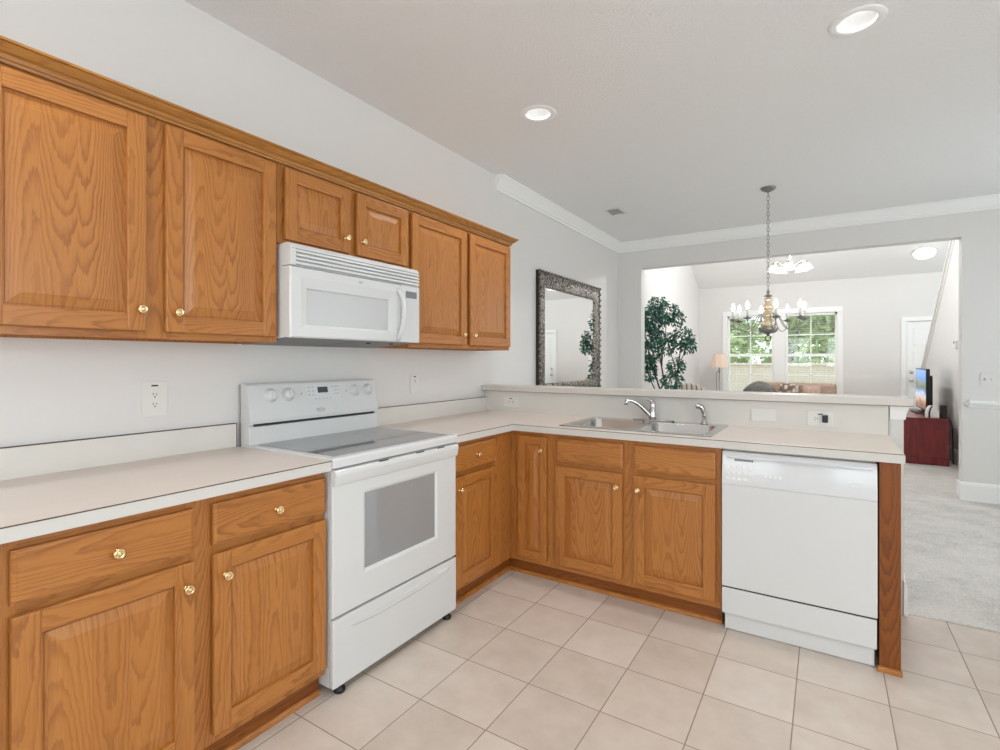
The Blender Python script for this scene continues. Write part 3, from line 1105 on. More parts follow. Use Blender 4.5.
# ------------------------------------------------------------------ microwave
MY0, MY1, MZ0, MZ1, MX = -1.036, -0.246, 1.394, 1.788, 0.386
GZ = 1.694
t = thing('microwave', 'white over the range microwave under the short oak cabinet', 'microwave', (0.19, -0.64, MZ0))
mb = MB(); mb.prism([(1.374, 0.003), (1.374, 0.06), (MZ0 + 0.002, MX - 0.03), (MZ0 + 0.002, MX - 0.022), (GZ - 0.002, MX - 0.022), (GZ - 0.002, MX - 0.052), (MZ1 - 0.002, MX - 0.052), (MZ1 - 0.002, 0.003)], 'y', MY0 + 0.002, MY1 - 0.002, bevel=0.001); mb.build('body', 'white', t)
mb = MB()
UNP = [(1.3738, 0.02), (1.3738, 0.06), (MZ0 + 0.0015, MX - 0.034), (MZ0 - 0.0015, MX - 0.034), (1.3708, 0.06), (1.3708, 0.02)]
mb.prism(UNP, 'y', MY0 + 0.012, -0.662)
mb.prism(UNP, 'y', -0.640, MY1 - 0.012)
mb.prism([(z + 0.0012, x) for z, x in UNP], 'y', -0.662, -0.640)
ud = mb.build('underside', 'under', t)
for y in (-0.52, -0.36):
    mb = MB(); mb.lathe([(0.012, MZ0 - 0.002), (0.012, MZ0 - 0.010), (0.0, MZ0 - 0.011)], (0.29, y, 0), seg=12); mb.build('lamp_cover', 'black', ud)
# top grille: rounded cap with louvres
mb = MB()
mb.box((MX - 0.05, MY0, GZ), (MX - 0.008, MY1, MZ1 - 0.0225))
mb.prism([(MZ1, MX - 0.05), (MZ1, MX - 0.014), (MZ1 - 0.012, MX - 0.004), (MZ1 - 0.022, MX), (MZ1 - 0.022, MX - 0.05)], 'y', MY0, MY1)
for k in range(4):
    z = 1.763 - k * 0.0168
    mb.prism([(z, MX - 0.009), (z - 0.001, MX), (z - 0.0112, MX + 0.004), (z - 0.0125, MX - 0.009)], 'y', MY0 + 0.001, MY1 - 0.001)
mb.box((MX - 0.0075, MY0 + 0.0005, GZ + 0.0005), (MX + 0.003, MY0 + 0.03, MZ1 - 0.023), 0, 0.002)
mb.build('vent_grille', 'white', t)
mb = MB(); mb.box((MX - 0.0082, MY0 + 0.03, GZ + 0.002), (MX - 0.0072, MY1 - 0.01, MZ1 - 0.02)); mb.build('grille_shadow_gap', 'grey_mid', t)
# door with sunken window
DY1 = -0.388
w0, w1, q0, q1 = -0.948, -0.472, 1.452, 1.602
mb = MB()
seqs = [rect(w0, q0, w1, q1, MX - 0.02), rect(MY0 + 0.001, MZ0, DY1, GZ - 0.003, MX - 0.02), rect(MY0 + 0.001, MZ0, DY1, GZ - 0.003, MX - 0.004), rect(MY0 + 0.007, MZ0 + 0.006, DY1 - 0.001, GZ - 0.008, MX + 0.002), rect(MY0 + 0.05, MZ0 + 0.045, DY1 - 0.035, GZ - 0.045, MX + 0.005), rect(w0 - 0.004, q0 - 0.004, w1 + 0.004, q1 + 0.004, MX - 0.004), rect(w0, q0, w1, q1, MX - 0.008)]
vs, fs = [], []
for i, r in enumerate(seqs):
    vs += r
    nx = (i + 1) % len(seqs)
    for j in range(4):
        fs.append((i * 4 + j, i * 4 + (j + 1) % 4, nx * 4 + (j + 1) % 4, nx * 4 + j))
mb.poly(vs, fs)
bmesh.ops.recalc_face_normals(mb.bm, faces=mb.bm.faces)
md = mb.build('door', 'white', t)
mb = MB(); mb.box((MX - 0.014, w0 + 0.0005, q0 + 0.0005), (MX - 0.009, w1 - 0.0005, q1 - 0.0005)); mb.build('window', 'mw_glass', md)
mb = MB()
hy = -0.412
mb.tube(bez((MX - 0.002, hy, 1.660), (MX + 0.03, hy + 0.012, 1.645), (MX + 0.04, hy + 0.012, 1.6), (MX + 0.04, hy + 0.010, 1.54), 7) + bez((MX + 0.04, hy + 0.010, 1.54), (MX + 0.04, hy + 0.008, 1.48), (MX + 0.03, hy, 1.43), (MX - 0.002, hy - 0.004, 1.405), 7)[1:], [0.012, 0.0125, 0.013, 0.013, 0.013, 0.013, 0.013, 0.013, 0.013, 0.013, 0.013, 0.012, 0.012, 0.011, 0.010], 10)
mb.build('handle', 'white', md)
emblem(md, (MX + 0.0055, -0.66, 1.668), (1, 0, 0), (0, 0, 1), 0.026, 0.008)
mb = MB(); mb.box((MX - 0.02, DY1 + 0.002, MZ0), (MX + 0.002, MY1, GZ - 0.003), 0, 0.003, 2); mp_ = mb.build('control_panel', 'white', t)
mb = MB(); mb.box((MX + 0.0015, -0.352, 1.628), (MX + 0.003, -0.268, 1.663)); mb.build('display', 'display_grey', mp_)
mb = MB()
for r in range(6):
    for c in range(3):
        mb.box((MX + 0.0016, -0.352 + c * 0.03, 1.585 - r * 0.026), (MX + 0.0026, -0.352 + c * 0.03 + 0.024, 1.602 - r * 0.026))
mb.build('keypad', 'grey_light', mp_)

# ------------------------------------------------------------------ dishwasher
DX0, DX1 = 1.817, 2.424
t = thing('dishwasher', 'white built in dishwasher beside the dark oak end panel', 'dishwasher', (2.12, 0.6, 0))
mb = MB(); mb.box((DX0 + 0.006, 0.36, 0.09), (DX1 - 0.006, 0.92, 0.866)); mb.build('body', 'white', t)
mb = MB(); mb.box((DX0, 0.318, 0.214), (DX1, 0.358, 0.7055), 0, 0.004, 2); dd = mb.build('door', 'white', t)
mb = MB()
mb.prism([(0.3175, 0.706), (0.332, 0.842), (0.330, 0.852), (0.336, 0.862), (0.36, 0.864), (0.36, 0.706)], 'x', DX0, DX1, bevel=0.003)
cp = mb.build('control_panel', 'white_panel', t)
cn = Vector((0, -0.136, 0.0145)).normalized()
cy_ = lambda z: 0.3175 + (z - 0.706) * (0.0145 / 0.136)
Rd = Matrix((Vector((1, 0, 0)), Vector((0, 0.0145, 0.136)).normalized(), cn)).transposed().to_4x4()


def dw(x, z, w, h, name, m, d=0.001):
    mb = MB(); mb.box((-w / 2, -h / 2, -0.001), (w / 2, h / 2, d), 0, 0, 1, None, Matrix.Translation((x, cy_(z), z)) @ Rd)
    return mb.build(name, m, cp)


mb = MB(); mb.box((DX0 + 0.018, 0.3165, 0.832), (DX1 - 0.02, 0.334, 0.8345)); mb.build('lip_line', 'grey_light', cp)
vt = dw(1.912, 0.823, 0.082, 0.010, 'vent', 'grey_mid')
mb = MB()
for k in range(9):
    mb.box((1.876 + k * 0.009, cy_(0.823) - 0.0016, 0.8195), (1.880 + k * 0.009, cy_(0.823) - 0.0008, 0.8265))
mb.build('vent_fins', 'dark_gap', vt)
bb = [(1.838 + k * 0.024, z, 0.016, 0.012) for r, z in enumerate((0.79, 0.762, 0.735)) for k in range(6 - r)] + [(2.0 + k * 0.02, 0.76, 0.010, 0.010) for k in range(4)]
for x_, z, w_, h_ in bb:
    mb = MB(); mb.box((x_, cy_(z) - 0.0012, z - h_ / 2), (x_ + w_, cy_(z) + 0.001, z + h_ / 2))
    mb.build('button', 'trim', cp)
emblem(cp, (2.350, cy_(0.765) - 0.001, 0.765), cn, (0, 0.0145 / 0.1368, 0.136 / 0.1368), 0.045, 0.013, 'trim')
mb = MB(); mb.box((DX0 + 0.003, 0.326, 0.204), (DX1 - 0.003, 0.34, 0.216)); mb.build('panel_gap', 'dark_gap', t)
mb = MB(); mb.box((DX0, 0.319, 0.083), (DX1 - 0.002, 0.352, 0.206), 0, 0.004, 2); mb.build('lower_panel', 'white', t)
mb = MB(); mb.box((DX0 + 0.012, 0.338, 0.004), (DX1 - 0.01, 0.356, 0.086)); mb.build('toe_plate', 'white', t)

# ------------------------------------------------------------------ sink, faucet, sprayer
t = thing('kitchen_sink', 'stainless double bowl drop in sink in the peninsula counter', 'sink', ((SX0 + SX1) / 2, (SY0 + SY1) / 2, 0.75))


def rrect(x0, y0, x1, y1, r, z, n=6):
    out = []
    for cx, cy, a0 in ((x1 - r, y0 + r, -PI / 2), (x1 - r, y1 - r, 0), (x0 + r, y1 - r, PI / 2), (x0 + r, y0 + r, PI)):
        for k in range(n + 1):
            a = a0 + PI / 2 * k / n
            out.append((cx + r * math.cos(a), cy + r * math.sin(a), z))
    return out


BOWLS = [(0.955, 0.425, 1.318, 0.835), (1.352, 0.425, 1.715, 0.835)]
xm = (BOWLS[0][2] + BOWLS[1][0]) / 2
mb = MB()
ZR = ZT + 0.006
for (x0, y0, x1, y1), ex0, ex1 in zip(BOWLS, (SX0, xm), (xm, SX1)):
    inner = rrect(x0, y0, x1, y1, 0.05, ZR)
    n = len(inner)
    # project rounded outline out to the deck rectangle
    outer = []
    cx, cy = (x0 + x1) / 2, (y0 + y1) / 2
    q = n // 4
    corners = [(ex1, SY0), (ex1, SY1), (ex0, SY1), (ex0, SY0)]
    for i, p in enumerate(inner):
        c = corners[i // q]
        k = (i % q) / (q - 1)
        j = i // q
        a = [(p[0], c[1]), (c[0], p[1])]
        if j in (1, 3):
            a = a[::-1]
        if abs(k - 0.5) < 0.01:
            outer.append((c[0], c[1], ZR))
        elif k < 0.5:
            outer.append((a[0][0], a[0][1], ZR))
        else:
            outer.append((a[1][0], a[1][1], ZR))
    mb.poly(inner + outer, [(i, n + i, n + (i + 1) % n, (i + 1) % n) for i in range(n)], smooth=False)
# turned-down rim
o1 = rrect(SX0, SY0, SX1, SY1, 0.012, ZR, 3)
o2 = rrect(SX0 - 0.004, SY0 - 0.004, SX1 + 0.004, SY1 + 0.004, 0.014, ZT + 0.0005, 3)
n = len(o1)
mb.poly(o1 + o2, [(i, n + i, n + (i + 1) % n, (i + 1) % n) for i in range(n)])
bmesh.ops.recalc_face_normals(mb.bm, faces=mb.bm.faces)
for f in mb.bm.faces:
    if f.normal.z < -0.3:
        f.normal_flip()
mb.build('deck', 'steel', t)
for (x0, y0, x1, y1) in BOWLS:
    mb = MB()
    lv = [(0, ZR, 0.05), (0.003, ZR - 0.006, 0.05), (0.010, 0.80, 0.05), (0.022, 0.765, 0.05), (0.06, 0.752, 0.06)]
    vs, fs = [], []
    for i, (e, z, r) in enumerate(lv):
        rr = rrect(x0 + e, y0 + e, x1 - e, y1 - e, r, z)
        vs += rr
        m_ = len(rr)
        if i:
            for j in range(m_):
                fs.append(((i - 1) * m_ + j, (i - 1) * m_ + (j + 1) % m_, i * m_ + (j + 1) % m_, i * m_ + j))
    fs.append(tuple(range((len(lv) - 1) * m_, len(lv) * m_)))
    mb.poly(vs, fs, smooth=True)
    b = mb.build('bowl', 'steel', t)
    mb = MB(); mb.lathe([(0.042, 0.7525), (0.042, 0.755), (0.034, 0.755), (0.03, 0.752), (0.0, 0.752)], ((x0 + x1) / 2, (y0 + y1) / 2, 0), seg=20, caps=False); mb.build('drain', 'chrome', b)

FX, FY = 1.322, 0.885
t = thing('faucet', 'chrome single lever kitchen faucet behind the sink', 'faucet', (FX, FY, ZR))
mb = MB(); mb.prism([(FX - 0.11, FY - 0.02), (FX + 0.12, FY - 0.02), (FX + 0.135, FY), (FX + 0.12, FY + 0.022), (FX - 0.11, FY + 0.022), (FX - 0.125, FY)], 'z', ZR + 0.0003, ZR + 0.010, bevel=0.002); mb.build('base_plate', 'chrome', t)
mb = MB(); mb.lathe([(0.024, ZR + 0.009), (0.022, ZR + 0.03), (0.019, ZR + 0.06), (0.020, ZR + 0.085), (0.021, ZR + 0.105), (0.017, ZR + 0.118), (0.0, ZR + 0.120)], (FX, FY, 0), seg=20); mb.build('body', 'chrome', t)
sd = Vector((-0.80, -0.60, 0)).normalized()
P0 = Vector((FX, FY, ZR + 0.03))
mb = MB()
pts = bez(P0 + sd * 0.012, P0 + sd * 0.05 + Vector((0, 0, 0.035)), P0 + sd * 0.10 + Vector((0, 0, 0.095)), P0 + sd * 0.150 + Vector((0, 0, 0.100)), 12)
pts += [P0 + sd * 0.164 + Vector((0, 0, 0.097)), P0 + sd * 0.171 + Vector((0, 0, 0.088)), P0 + sd * 0.172 + Vector((0, 0, 0.072))]
mb.tube(pts, [0.016, 0.0155, 0.015, 0.0145, 0.014, 0.0135, 0.013, 0.0125, 0.012, 0.0115, 0.011, 0.011, 0.011, 0.011, 0.011, 0.012], 12); mb.build('spout', 'chrome', t)
mb = MB()
hd_ = Vector((-0.55, -0.3, 0)).normalized()
Q = Vector((FX, FY, ZR + 0.118))
mb.tube([Q + Vector((0, 0, -0.004)), Q + Vector((0, 0, 0.008)) + hd_ * 0.012, Q + hd_ * 0.03 + Vector((0, 0, 0.014)), Q + hd_ * 0.044 + Vector((0, 0, 0.016))], [0.014, 0.012, 0.007, 0.006], 10); mb.build('lever', 'chrome', t)
t = thing('side_sprayer', 'chrome side sprayer standing right of the kitchen faucet', 'sprayer', (1.628, 0.885, ZR))
mb = MB(); mb.lathe([(0.022, ZR + 0.0003), (0.021, ZR + 0.006), (0.015, ZR + 0.014), (0.012, ZR + 0.03), (0.0, ZR + 0.03)], (1.628, 0.885, 0), seg=16); mb.build('holder', 'chrome', t)
mb = MB()
S0 = Vector((1.628, 0.885, ZR + 0.026))
mb.tube([S0, S0 + Vector((0, 0, 0.03)), S0 + Vector((-0.004, -0.002, 0.055)), S0 + Vector((-0.014, -0.008, 0.074)), S0 + Vector((-0.032, -0.016, 0.082)), S0 + Vector((-0.044, -0.022, 0.076))], [0.012, 0.013, 0.0145, 0.017, 0.017, 0.015], 12); mb.build('head', 'chrome', t)

# ------------------------------------------------------------------ outlets and switches


def outlet(xf, w, h, recs, label, cat='outlet', name='wall_outlet', group=None, rot=False, mark=True, plug=None):
    """xf maps local (right, up, out)"""
    p = xf @ Vector((0, 0, 0))
    t = thing(name, label, cat, p, group)
    mb = MB(); mb.box((-w / 2, -h / 2, 0.0005), (w / 2, h / 2, 0.006), 0, 0.002, 2, None, xf); mb.build('plate', 'white_sat', t)
    for (cx, cy) in recs:
        mb = MB()
        X = xf @ Matrix.Translation((cx, cy, 0)) @ (Matrix.Rotation(PI / 2, 4, 'Z') if rot else Matrix())
        pr = []
        for k in range(24):
            a = 2 * PI * k / 24
            pr.append((0.0165 * math.cos(a), max(-0.0135, min(0.0135, 0.0165 * math.sin(a)))))
        mb.prism(pr, 'z', 0.005, 0.0075, xf=X)
        r = mb.build('receptacle', 'white_sat', t)
        mb = MB()
        mb.box((-0.0075, 0.0, 0.0072), (-0.005, 0.008, 0.0079), 0, 0, 1, None, X)
        mb.box((0.005, 0.0, 0.0072), (0.0072, 0.007, 0.0079), 0, 0, 1, None, X)
        mb.box((-0.0025, -0.0095, 0.0072), (0.0025, -0.0045, 0.0079), 0, 0, 1, None, X)
        mb.build('slots', 'dark_gap', r)
    if mark:
        mb = MB(); mb.box((-0.012, h / 2 - 0.018, 0.0058), (0.012, h / 2 - 0.012, 0.0066), 0, 0, 1, None, xf); mb.build('label_strip', 'dark_gap', t)
    return t


XL = lambda y, z, x=0.0: Matrix(((0, 0, 1, x), (1, 0, 0, y), (0, 1, 0, z), (0, 0, 0, 1)))
YP = lambda x, z, y: Matrix(((1, 0, 0, x), (0, 0, -1, y), (0, 1, 0, z), (0, 0, 0, 1)))
outlet(XL(-1.372, 1.146), 0.092, 0.136, [(0, 0.016), (0, -0.022)], 'oversized white duplex outlet on the wall left of the range')
outlet(XL(0.141, 1.150), 0.074, 0.120, [(0, 0.018)], 'small white outlet on the wall right of the range')
outlet(YP(0.245, 0.990, 0.944), 0.125, 0.078, [(-0.02, 0), (0.02, 0)], 'sideways white outlet on the backsplash in the counter corner', rot=True)
t = thing('blank_plate', 'blank white cover plate on the backsplash right of the sink', 'wall plate', (1.939, 0.944, 0.987))
mb = MB(); mb.box((1.875, 0.938, 0.951), (2.003, 0.9435, 1.023), 0, 0.002, 2); pl = mb.build('plate', 'white_sat', t)
mb = MB(); mb.box((1.915, 0.9365, 0.983), (1.963, 0.9385, 0.991), 0, 0.001); mb.build('toggle', 'white_sat', t)
outlet(YP(2.215, 0.983, 0.944), 0.122, 0.078, [(-0.02, 0), (0.02, 0)], 'sideways white outlet holding a black plug, above the dishwasher', rot=True)
t = thing('plug_adapter', 'small black plug adapter in the outlet above the dishwasher', 'plug', (2.237, 0.936, 0.966))
mb = MB(); mb.box((2.2235, 0.912, 0.964), (2.2505, 0.9355, 1.004), 0, 0.006, 3); mb.build('shell', 'black', t)
t = thing('switch_plate', 'double switch plate above the chair rail right of the opening', 'switch', (3.484, YH, 1.128))
mb = MB(); mb.box((3.43, YH - 0.006, 1.07), (3.538, YH - 0.0005, 1.186), 0, 0.002, 2); mb.build('plate', 'wall', t)
for x in (3.46, 3.508):
    mb = MB(); mb.box((x - 0.005, YH - 0.014, 1.12), (x + 0.005, YH - 0.005, 1.14), 0, 0.001); mb.build('toggle', 'white_sat' if x > 3.5 else 'grey_mid', t)
t = thing('thermostat', 'small white thermostat on the stair wall above the television', 'thermostat', (XS, 6.14, 1.46))
mb = MB(); mb.box((XS - 0.025, 6.08, 1.455), (XS - 0.0005, 6.2, 1.55), 0, 0.006, 2); th = mb.build('case', 'white_sat', t)
mb = MB(); mb.box((XS - 0.0265, 6.11, 1.515), (XS - 0.0245, 6.17, 1.54)); mb.build('display', 'display_grey', t)

# ------------------------------------------------------------------ mirror on the left wall
t = thing('wall_mirror', 'large mirror in a carved pewter frame on the dining wall', 'mirror', (0.0, 2.5, 0.95))
my0, my1, mz0, mz1, FW = 1.778, 3.268, 0.935, 2.134, 0.150
prof = [(0, 0.001), (0, 0.034), (0.012, 0.04), (0.03, 0.038), (0.05, 0.032), (0.1, 0.03), (0.13, 0.026), (0.145, 0.02), (FW, 0.014), (FW, 0.001)]
mb = MB()
vs, fs = [], []
for e, x in prof:
    vs += [(x, my0 + e, mz0 + e), (x, my1 - e, mz0 + e), (x, my1 - e, mz1 - e), (x, my0 + e, mz1 - e)]
for i in range(len(prof) - 1):
    for j in range(4):
        fs.append((i * 4 + j, i * 4 + (j + 1) % 4, i * 4 + 4 + (j + 1) % 4, i * 4 + 4 + j))
mb.poly(vs, fs)
bmesh.ops.recalc_face_normals(mb.bm, faces=mb.bm.faces)
for f in mb.bm.faces:
    f.material_index = 1 if f.calc_center_median().x < 0.0185 and (abs(f.normal.x) < 0.3) else 0
fr = mb.build('frame', ['carved', 'frame_dark'], t)
e = 0.009
for a0, a1, fixed, ax in ((my0 + e, my1 - e, mz1 - e, 'y'), (my0 + e, my1 - e, mz0 + e, 'y'), (mz0 + e, mz1 - e, my0 + e, 'z'), (mz0 + e, mz1 - e, my1 - e, 'z')):
    n = int((a1 - a0) / 0.064)
    for k in range(n + 1):
        a = a0 + (a1 - a0) * k / n
        c = (0.040, a, fixed) if ax == 'y' else (0.040, fixed, a)
        mb = MB(); mb.ball(c, 0.0155, 0, 1); mb.build('bead', 'bead_dark', fr)
mb = MB()
e0, e1 = 0.0, 0.014
vs = [(0.0405, my0 + e_, z) for e_, z in ()]
for e_, x in ((0.001, 0.0362), (0.022, 0.0414)):
    vs += [(x, my0 + e_, mz0 + e_), (x, my1 - e_, mz0 + e_), (x, my1 - e_, mz1 - e_), (x, my0 + e_, mz1 - e_)]
mb.poly(vs, [(j, (j + 1) % 4, 4 + (j + 1) % 4, 4 + j) for j in range(4)])
bmesh.ops.recalc_face_normals(mb.bm, faces=mb.bm.faces)
mb.build('bead_channel', 'frame_dark', fr)
mb = MB(); mb.box((0.004, my0 + FW - 0.005, mz0 + FW - 0.005), (0.0125, my1 - FW + 0.005, mz1 - FW + 0.005)); mb.build('glass', 'mirror', t)

# ------------------------------------------------------------------ ceiling fixtures
labs = ['recessed ceiling light over the sink corner, nearer the oak cabinets', 'recessed ceiling light at the top right, above the dishwasher', 'added recessed light, out of view, above the counter left of the range', 'added recessed light, out of view, above the kitchen floor behind the camera']
for (x, y), lb in zip(CANS + CANS_ADDED, labs):
    t = thing('recessed_light', lb, 'ceiling light', (x, y, ZC - 0.006), 'recessed ceiling lights')
    mb = MB(); mb.lathe([(0.072, ZC + 0.002), (0.074, ZC - 0.004), (0.084, ZC - 0.007), (0.106, ZC - 0.004), (0.109, ZC - 0.0005), (0.109, ZC - 0.0002)], (x, y, 0), seg=40, caps=False); mb.build('trim_ring', 'trim', t)
    mb = MB(); mb.lathe([(0.0725, ZC + 0.001), (0.070, ZC + 0.02), (0.055, ZC + 0.062), (0.051, ZC + 0.066)], (x, y, 0), seg=40, caps=False); mb.build('baffle', 'white', t)
    lamp('recessed_lamp', 'SPOT', (x, y, ZC + 0.012), (x, y, 0), 24, spot_size=2.2, spot_blend=0.6, shadow_soft_size=0.05, color=(1, 0.995, 0.985))
    mb = MB(); mb.lathe([(0.0, ZC + 0.058), (0.05, ZC + 0.063), (0.052, ZC + 0.07), (0.0, ZC + 0.07)], (x, y, 0), seg=32); mb.build('lens', 'lens', t)
t = thing('ceiling_vent', 'small white air register in the ceiling near the left crown moulding', 'vent', (0.465, 2.575, ZC - 0.012))
mb = MB()
for lo, hi in (((0.375, 2.45), (0.40, 2.70)), ((0.53, 2.45), (0.555, 2.70)), ((0.40, 2.45), (0.53, 2.475)), ((0.40, 2.675), (0.53, 2.70))):
    mb.box((*lo, ZC - 0.008), (*hi, ZC - 0.0005), 0, 0.002)
mb.build('frame', 'white_sat', t)
mb = MB()
for k in range(6):
    y = 2.49 + k * 0.034
    mb.prism([(y, ZC - 0.004), (y + 0.022, ZC - 0.0015), (y + 0.022, ZC - 0.0005), (y, ZC - 0.003)], 'x', 0.40, 0.53)
mb.build('louvres', 'grey_mid', t)

# dining chandelier ------------------------------------------------
CX_, CY_ = 1.82, 2.62
t = thing('chandelier', 'eight arm candle chandelier with gold glass column over the dining area', 'chandelier', (CX_, CY_, 1.465))
mb = MB(); mb.lathe([(0.062, ZC - 0.0005), (0.062, ZC - 0.006), (0.05, ZC - 0.02), (0.02, ZC - 0.034), (0.008, ZC - 0.04), (0.0, ZC - 0.04)], (CX_, CY_, 0), seg=24); mb.build('canopy', 'pewter_plain', t)
mb = MB()
z = ZC - 0.04
k = 0
while z > 1.89:
    pts = []
    for i in range(12):
        a = 2 * PI * i / 12
        u_, v_ = 0.0095 * math.cos(a), 0.021 * math.sin(a)
        pts.append((CX_ + (u_ if k % 2 else 0), CY_ + (0 if k % 2 else u_), z - 0.018 + v_))
    mb.tube(pts, 0.0024, 5, closed=True)
    z -= 0.0335
    k += 1
mb.build('chain', 'pewter_plain', t)
mb = MB(); mb.lathe([(0.0, 1.905), (0.008, 1.90), (0.010, 1.885), (0.006, 1.872), (0.028, 1.862), (0.036, 1.855), (0.034, 1.850), (0.0, 1.850)], (CX_, CY_, 0), seg=20); mb.build('top_cap', 'pewter_plain', t)
mb = MB(); mb.lathe([(0.014, 1.850), (0.026, 1.838), (0.030, 1.822), (0.022, 1.805), (0.026, 1.790), (0.040, 1.765), (0.036, 1.745), (0.024, 1.730), (0.030, 1.718), (0.045, 1.700), (0.046, 1.680), (0.032, 1.662), (0.036, 1.650), (0.058, 1.628), (0.060, 1.606), (0.040, 1.586), (0.03, 1.575)], (CX_, CY_, 0), seg=24); mb.build('column', 'crystal', t)
mb = MB()
for z_, r_ in ((1.8055, 0.025), (1.7295, 0.027), (1.6615, 0.036), (1.584, 0.044)):
    mb.lathe([(0.005, z_ - 0.004), (r_, z_ - 0.004), (r_ + 0.003, z_), (r_, z_ + 0.004), (0.005, z_ + 0.004)], (CX_, CY_, 0), seg=20)
mb.build('collars', 'brass', t)
mb = MB(); mb.lathe([(0.074, 1.585), (0.078, 1.578), (0.072, 1.552), (0.05, 1.536), (0.016, 1.530), (0.010, 1.520), (0.0, 1.518)], (CX_, CY_, 0), seg=24); mb.build('bowl', 'pewter_plain', t)
mb = MB()
mb.tube([(CX_ + 0.024 * math.cos(a) * 0.8425, CY_ + 0.024 * math.cos(a) * 0.5386, 1.493 + 0.024 * math.sin(a)) for a in [2 * PI * i / 20 for i in range(20)]], 0.0045, 8, closed=True); mb.build('ring', 'dark_bronze', t)
for k in range(8):
    a = math.radians(29 + 45 * k + 32.6)
    d = Vector((math.cos(a), math.sin(a), 0))
    C0 = Vector((CX_, CY_, 0))
    pts = bez(C0 + d * 0.035 + Vector((0, 0, 1.70)), C0 + d * 0.10 + Vector((0, 0, 1.735)), C0 + d * 0.11 + Vector((0, 0, 1.56)), C0 + d * 0.19 + Vector((0, 0, 1.558)), 9) + bez(C0 + d * 0.19 + Vector((0, 0, 1.558)), C0 + d * 0.25 + Vector((0, 0, 1.556)), C0 + d * 0.277 + Vector((0, 0, 1.60)), C0 + d * 0.277 + Vector((0, 0, 1.652)), 8)[1:]
    mb = MB(); mb.tube(pts, 0.0036, 7); arm = mb.build('arm', 'pewter_plain', t)
    e = C0 + d * 0.277
    mb = MB(); mb.lathe([(0.006, 1.640), (0.020, 1.648), (0.036, 1.656), (0.037, 1.659), (0.012, 1.658), (0.012, 1.668), (0.0, 1.668)], e, seg=18); mb.build('drip_pan', 'pewter_plain', arm)
    mb = MB(); mb.lathe([(0.0092, 1.6655), (0.0092, 1.734), (0.0, 1.734)], e, seg=12); mb.build('candle_sleeve', 'white_sat', arm)
    mb = MB(); mb.lathe([(0.007, 1.734), (0.0125, 1.746), (0.0145, 1.758), (0.0115, 1.774), (0.005, 1.792), (0.0, 1.802)], e, seg=12); mb.build('bulb', 'bulb', arm)


# living room chandelier -------------------------------------------
LX, LY, LZ = 2.06, 6.1, 2.605
_d = (LY + 2.336)
r_ = (790 - 500) / 510.136
c_, s_ = math.cos(math.radians(32.591)), math.sin(math.radians(32.591))
LX = 2.242 + _d * (c_ * r_ - s_) / (s_ * r_ + c_)
ZV = 2.80 + SL * (YB - LY)
t = thing('pendant_light', 'five arm light with frosted glass bells in the living room', 'chandelier', (LX, LY, LZ - 0.06))
mb = MB(); mb.lathe([(0.07, ZV + 0.02), (0.07, ZV - 0.03), (0.03, ZV - 0.06), (0.009, ZV - 0.065), (0.009, LZ + 0.13), (0.03, LZ + 0.125), (0.034, LZ + 0.07), (0.022, LZ + 0.05), (0.012, LZ + 0.03), (0.0, LZ + 0.02)], (LX, LY, 0), seg=18); mb.build('stem', 'dark_bronze', t)
for k in range(5):
    a = math.radians(72 * k + 32.6 + 20)
    d = Vector((math.cos(a), math.sin(a), 0))
    C0 = Vector((LX, LY, LZ))
    pts = bez(C0 + d * 0.02 + Vector((0, 0, 0.085)), C0 + d * 0.07 + Vector((0, 0, 0.0)), C0 + d * 0.10 + Vector((0, 0, 0.10)), C0 + d * 0.20 + Vector((0, 0, 0.115)), 10)
    mb = MB(); mb.tube(pts, 0.008, 7); arm = mb.build('arm', 'dark_bronze', t)
    e = C0 + d * 0.205
    ax = (Vector((0, 0, -1)) + d * 0.16).normalized()
    mb = MB(); mb.lathe([(0.0, -0.02), (0.016, -0.02), (0.03, 0.008), (0.03, 0.014), (0.0, 0.014)], e + Vector((0, 0, 0.09)), ax, 14); mb.build('cap', 'dark_bronze', arm)
    mb = MB(); mb.lathe([(0.026, 0.012), (0.04, 0.026), (0.054, 0.052), (0.066, 0.082), (0.086, 0.105), (0.083, 0.105), (0.064, 0.085), (0.026, 0.026)], e + Vector((0, 0, 0.09)), ax, 20, caps=False); mb.build('glass_shade', 'shade_glow', arm)
lamp('pendant_lamp', 'POINT', (LX, LY, LZ + 0.3), (LX, LY, 0), 88, shadow_soft_size=0.06, color=(1, 0.995, 0.985))
t = thing('flush_light', 'round glowing flush light on the sloping living room ceiling', 'ceiling light', (3.585, 8.35, 3.0))
ly = 8.35; lz = 2.80 + SL * (YB - ly)
nn = Vector((0, -SL, -1)).normalized()
mb = MB(); mb.lathe([(0.155, 0.001), (0.155, 0.02), (0.145, 0.024), (0.0, 0.024)], (3.585, ly, lz), nn, 28); mb.build('base', 'white_sat', t)
mb = MB(); mb.lathe([(0.143, 0.0242), (0.135, 0.05), (0.10, 0.075), (0.05, 0.088), (0.0, 0.092)], (3.585, ly, lz), nn, 28); mb.build('glass_dome', 'dome_glow', t)


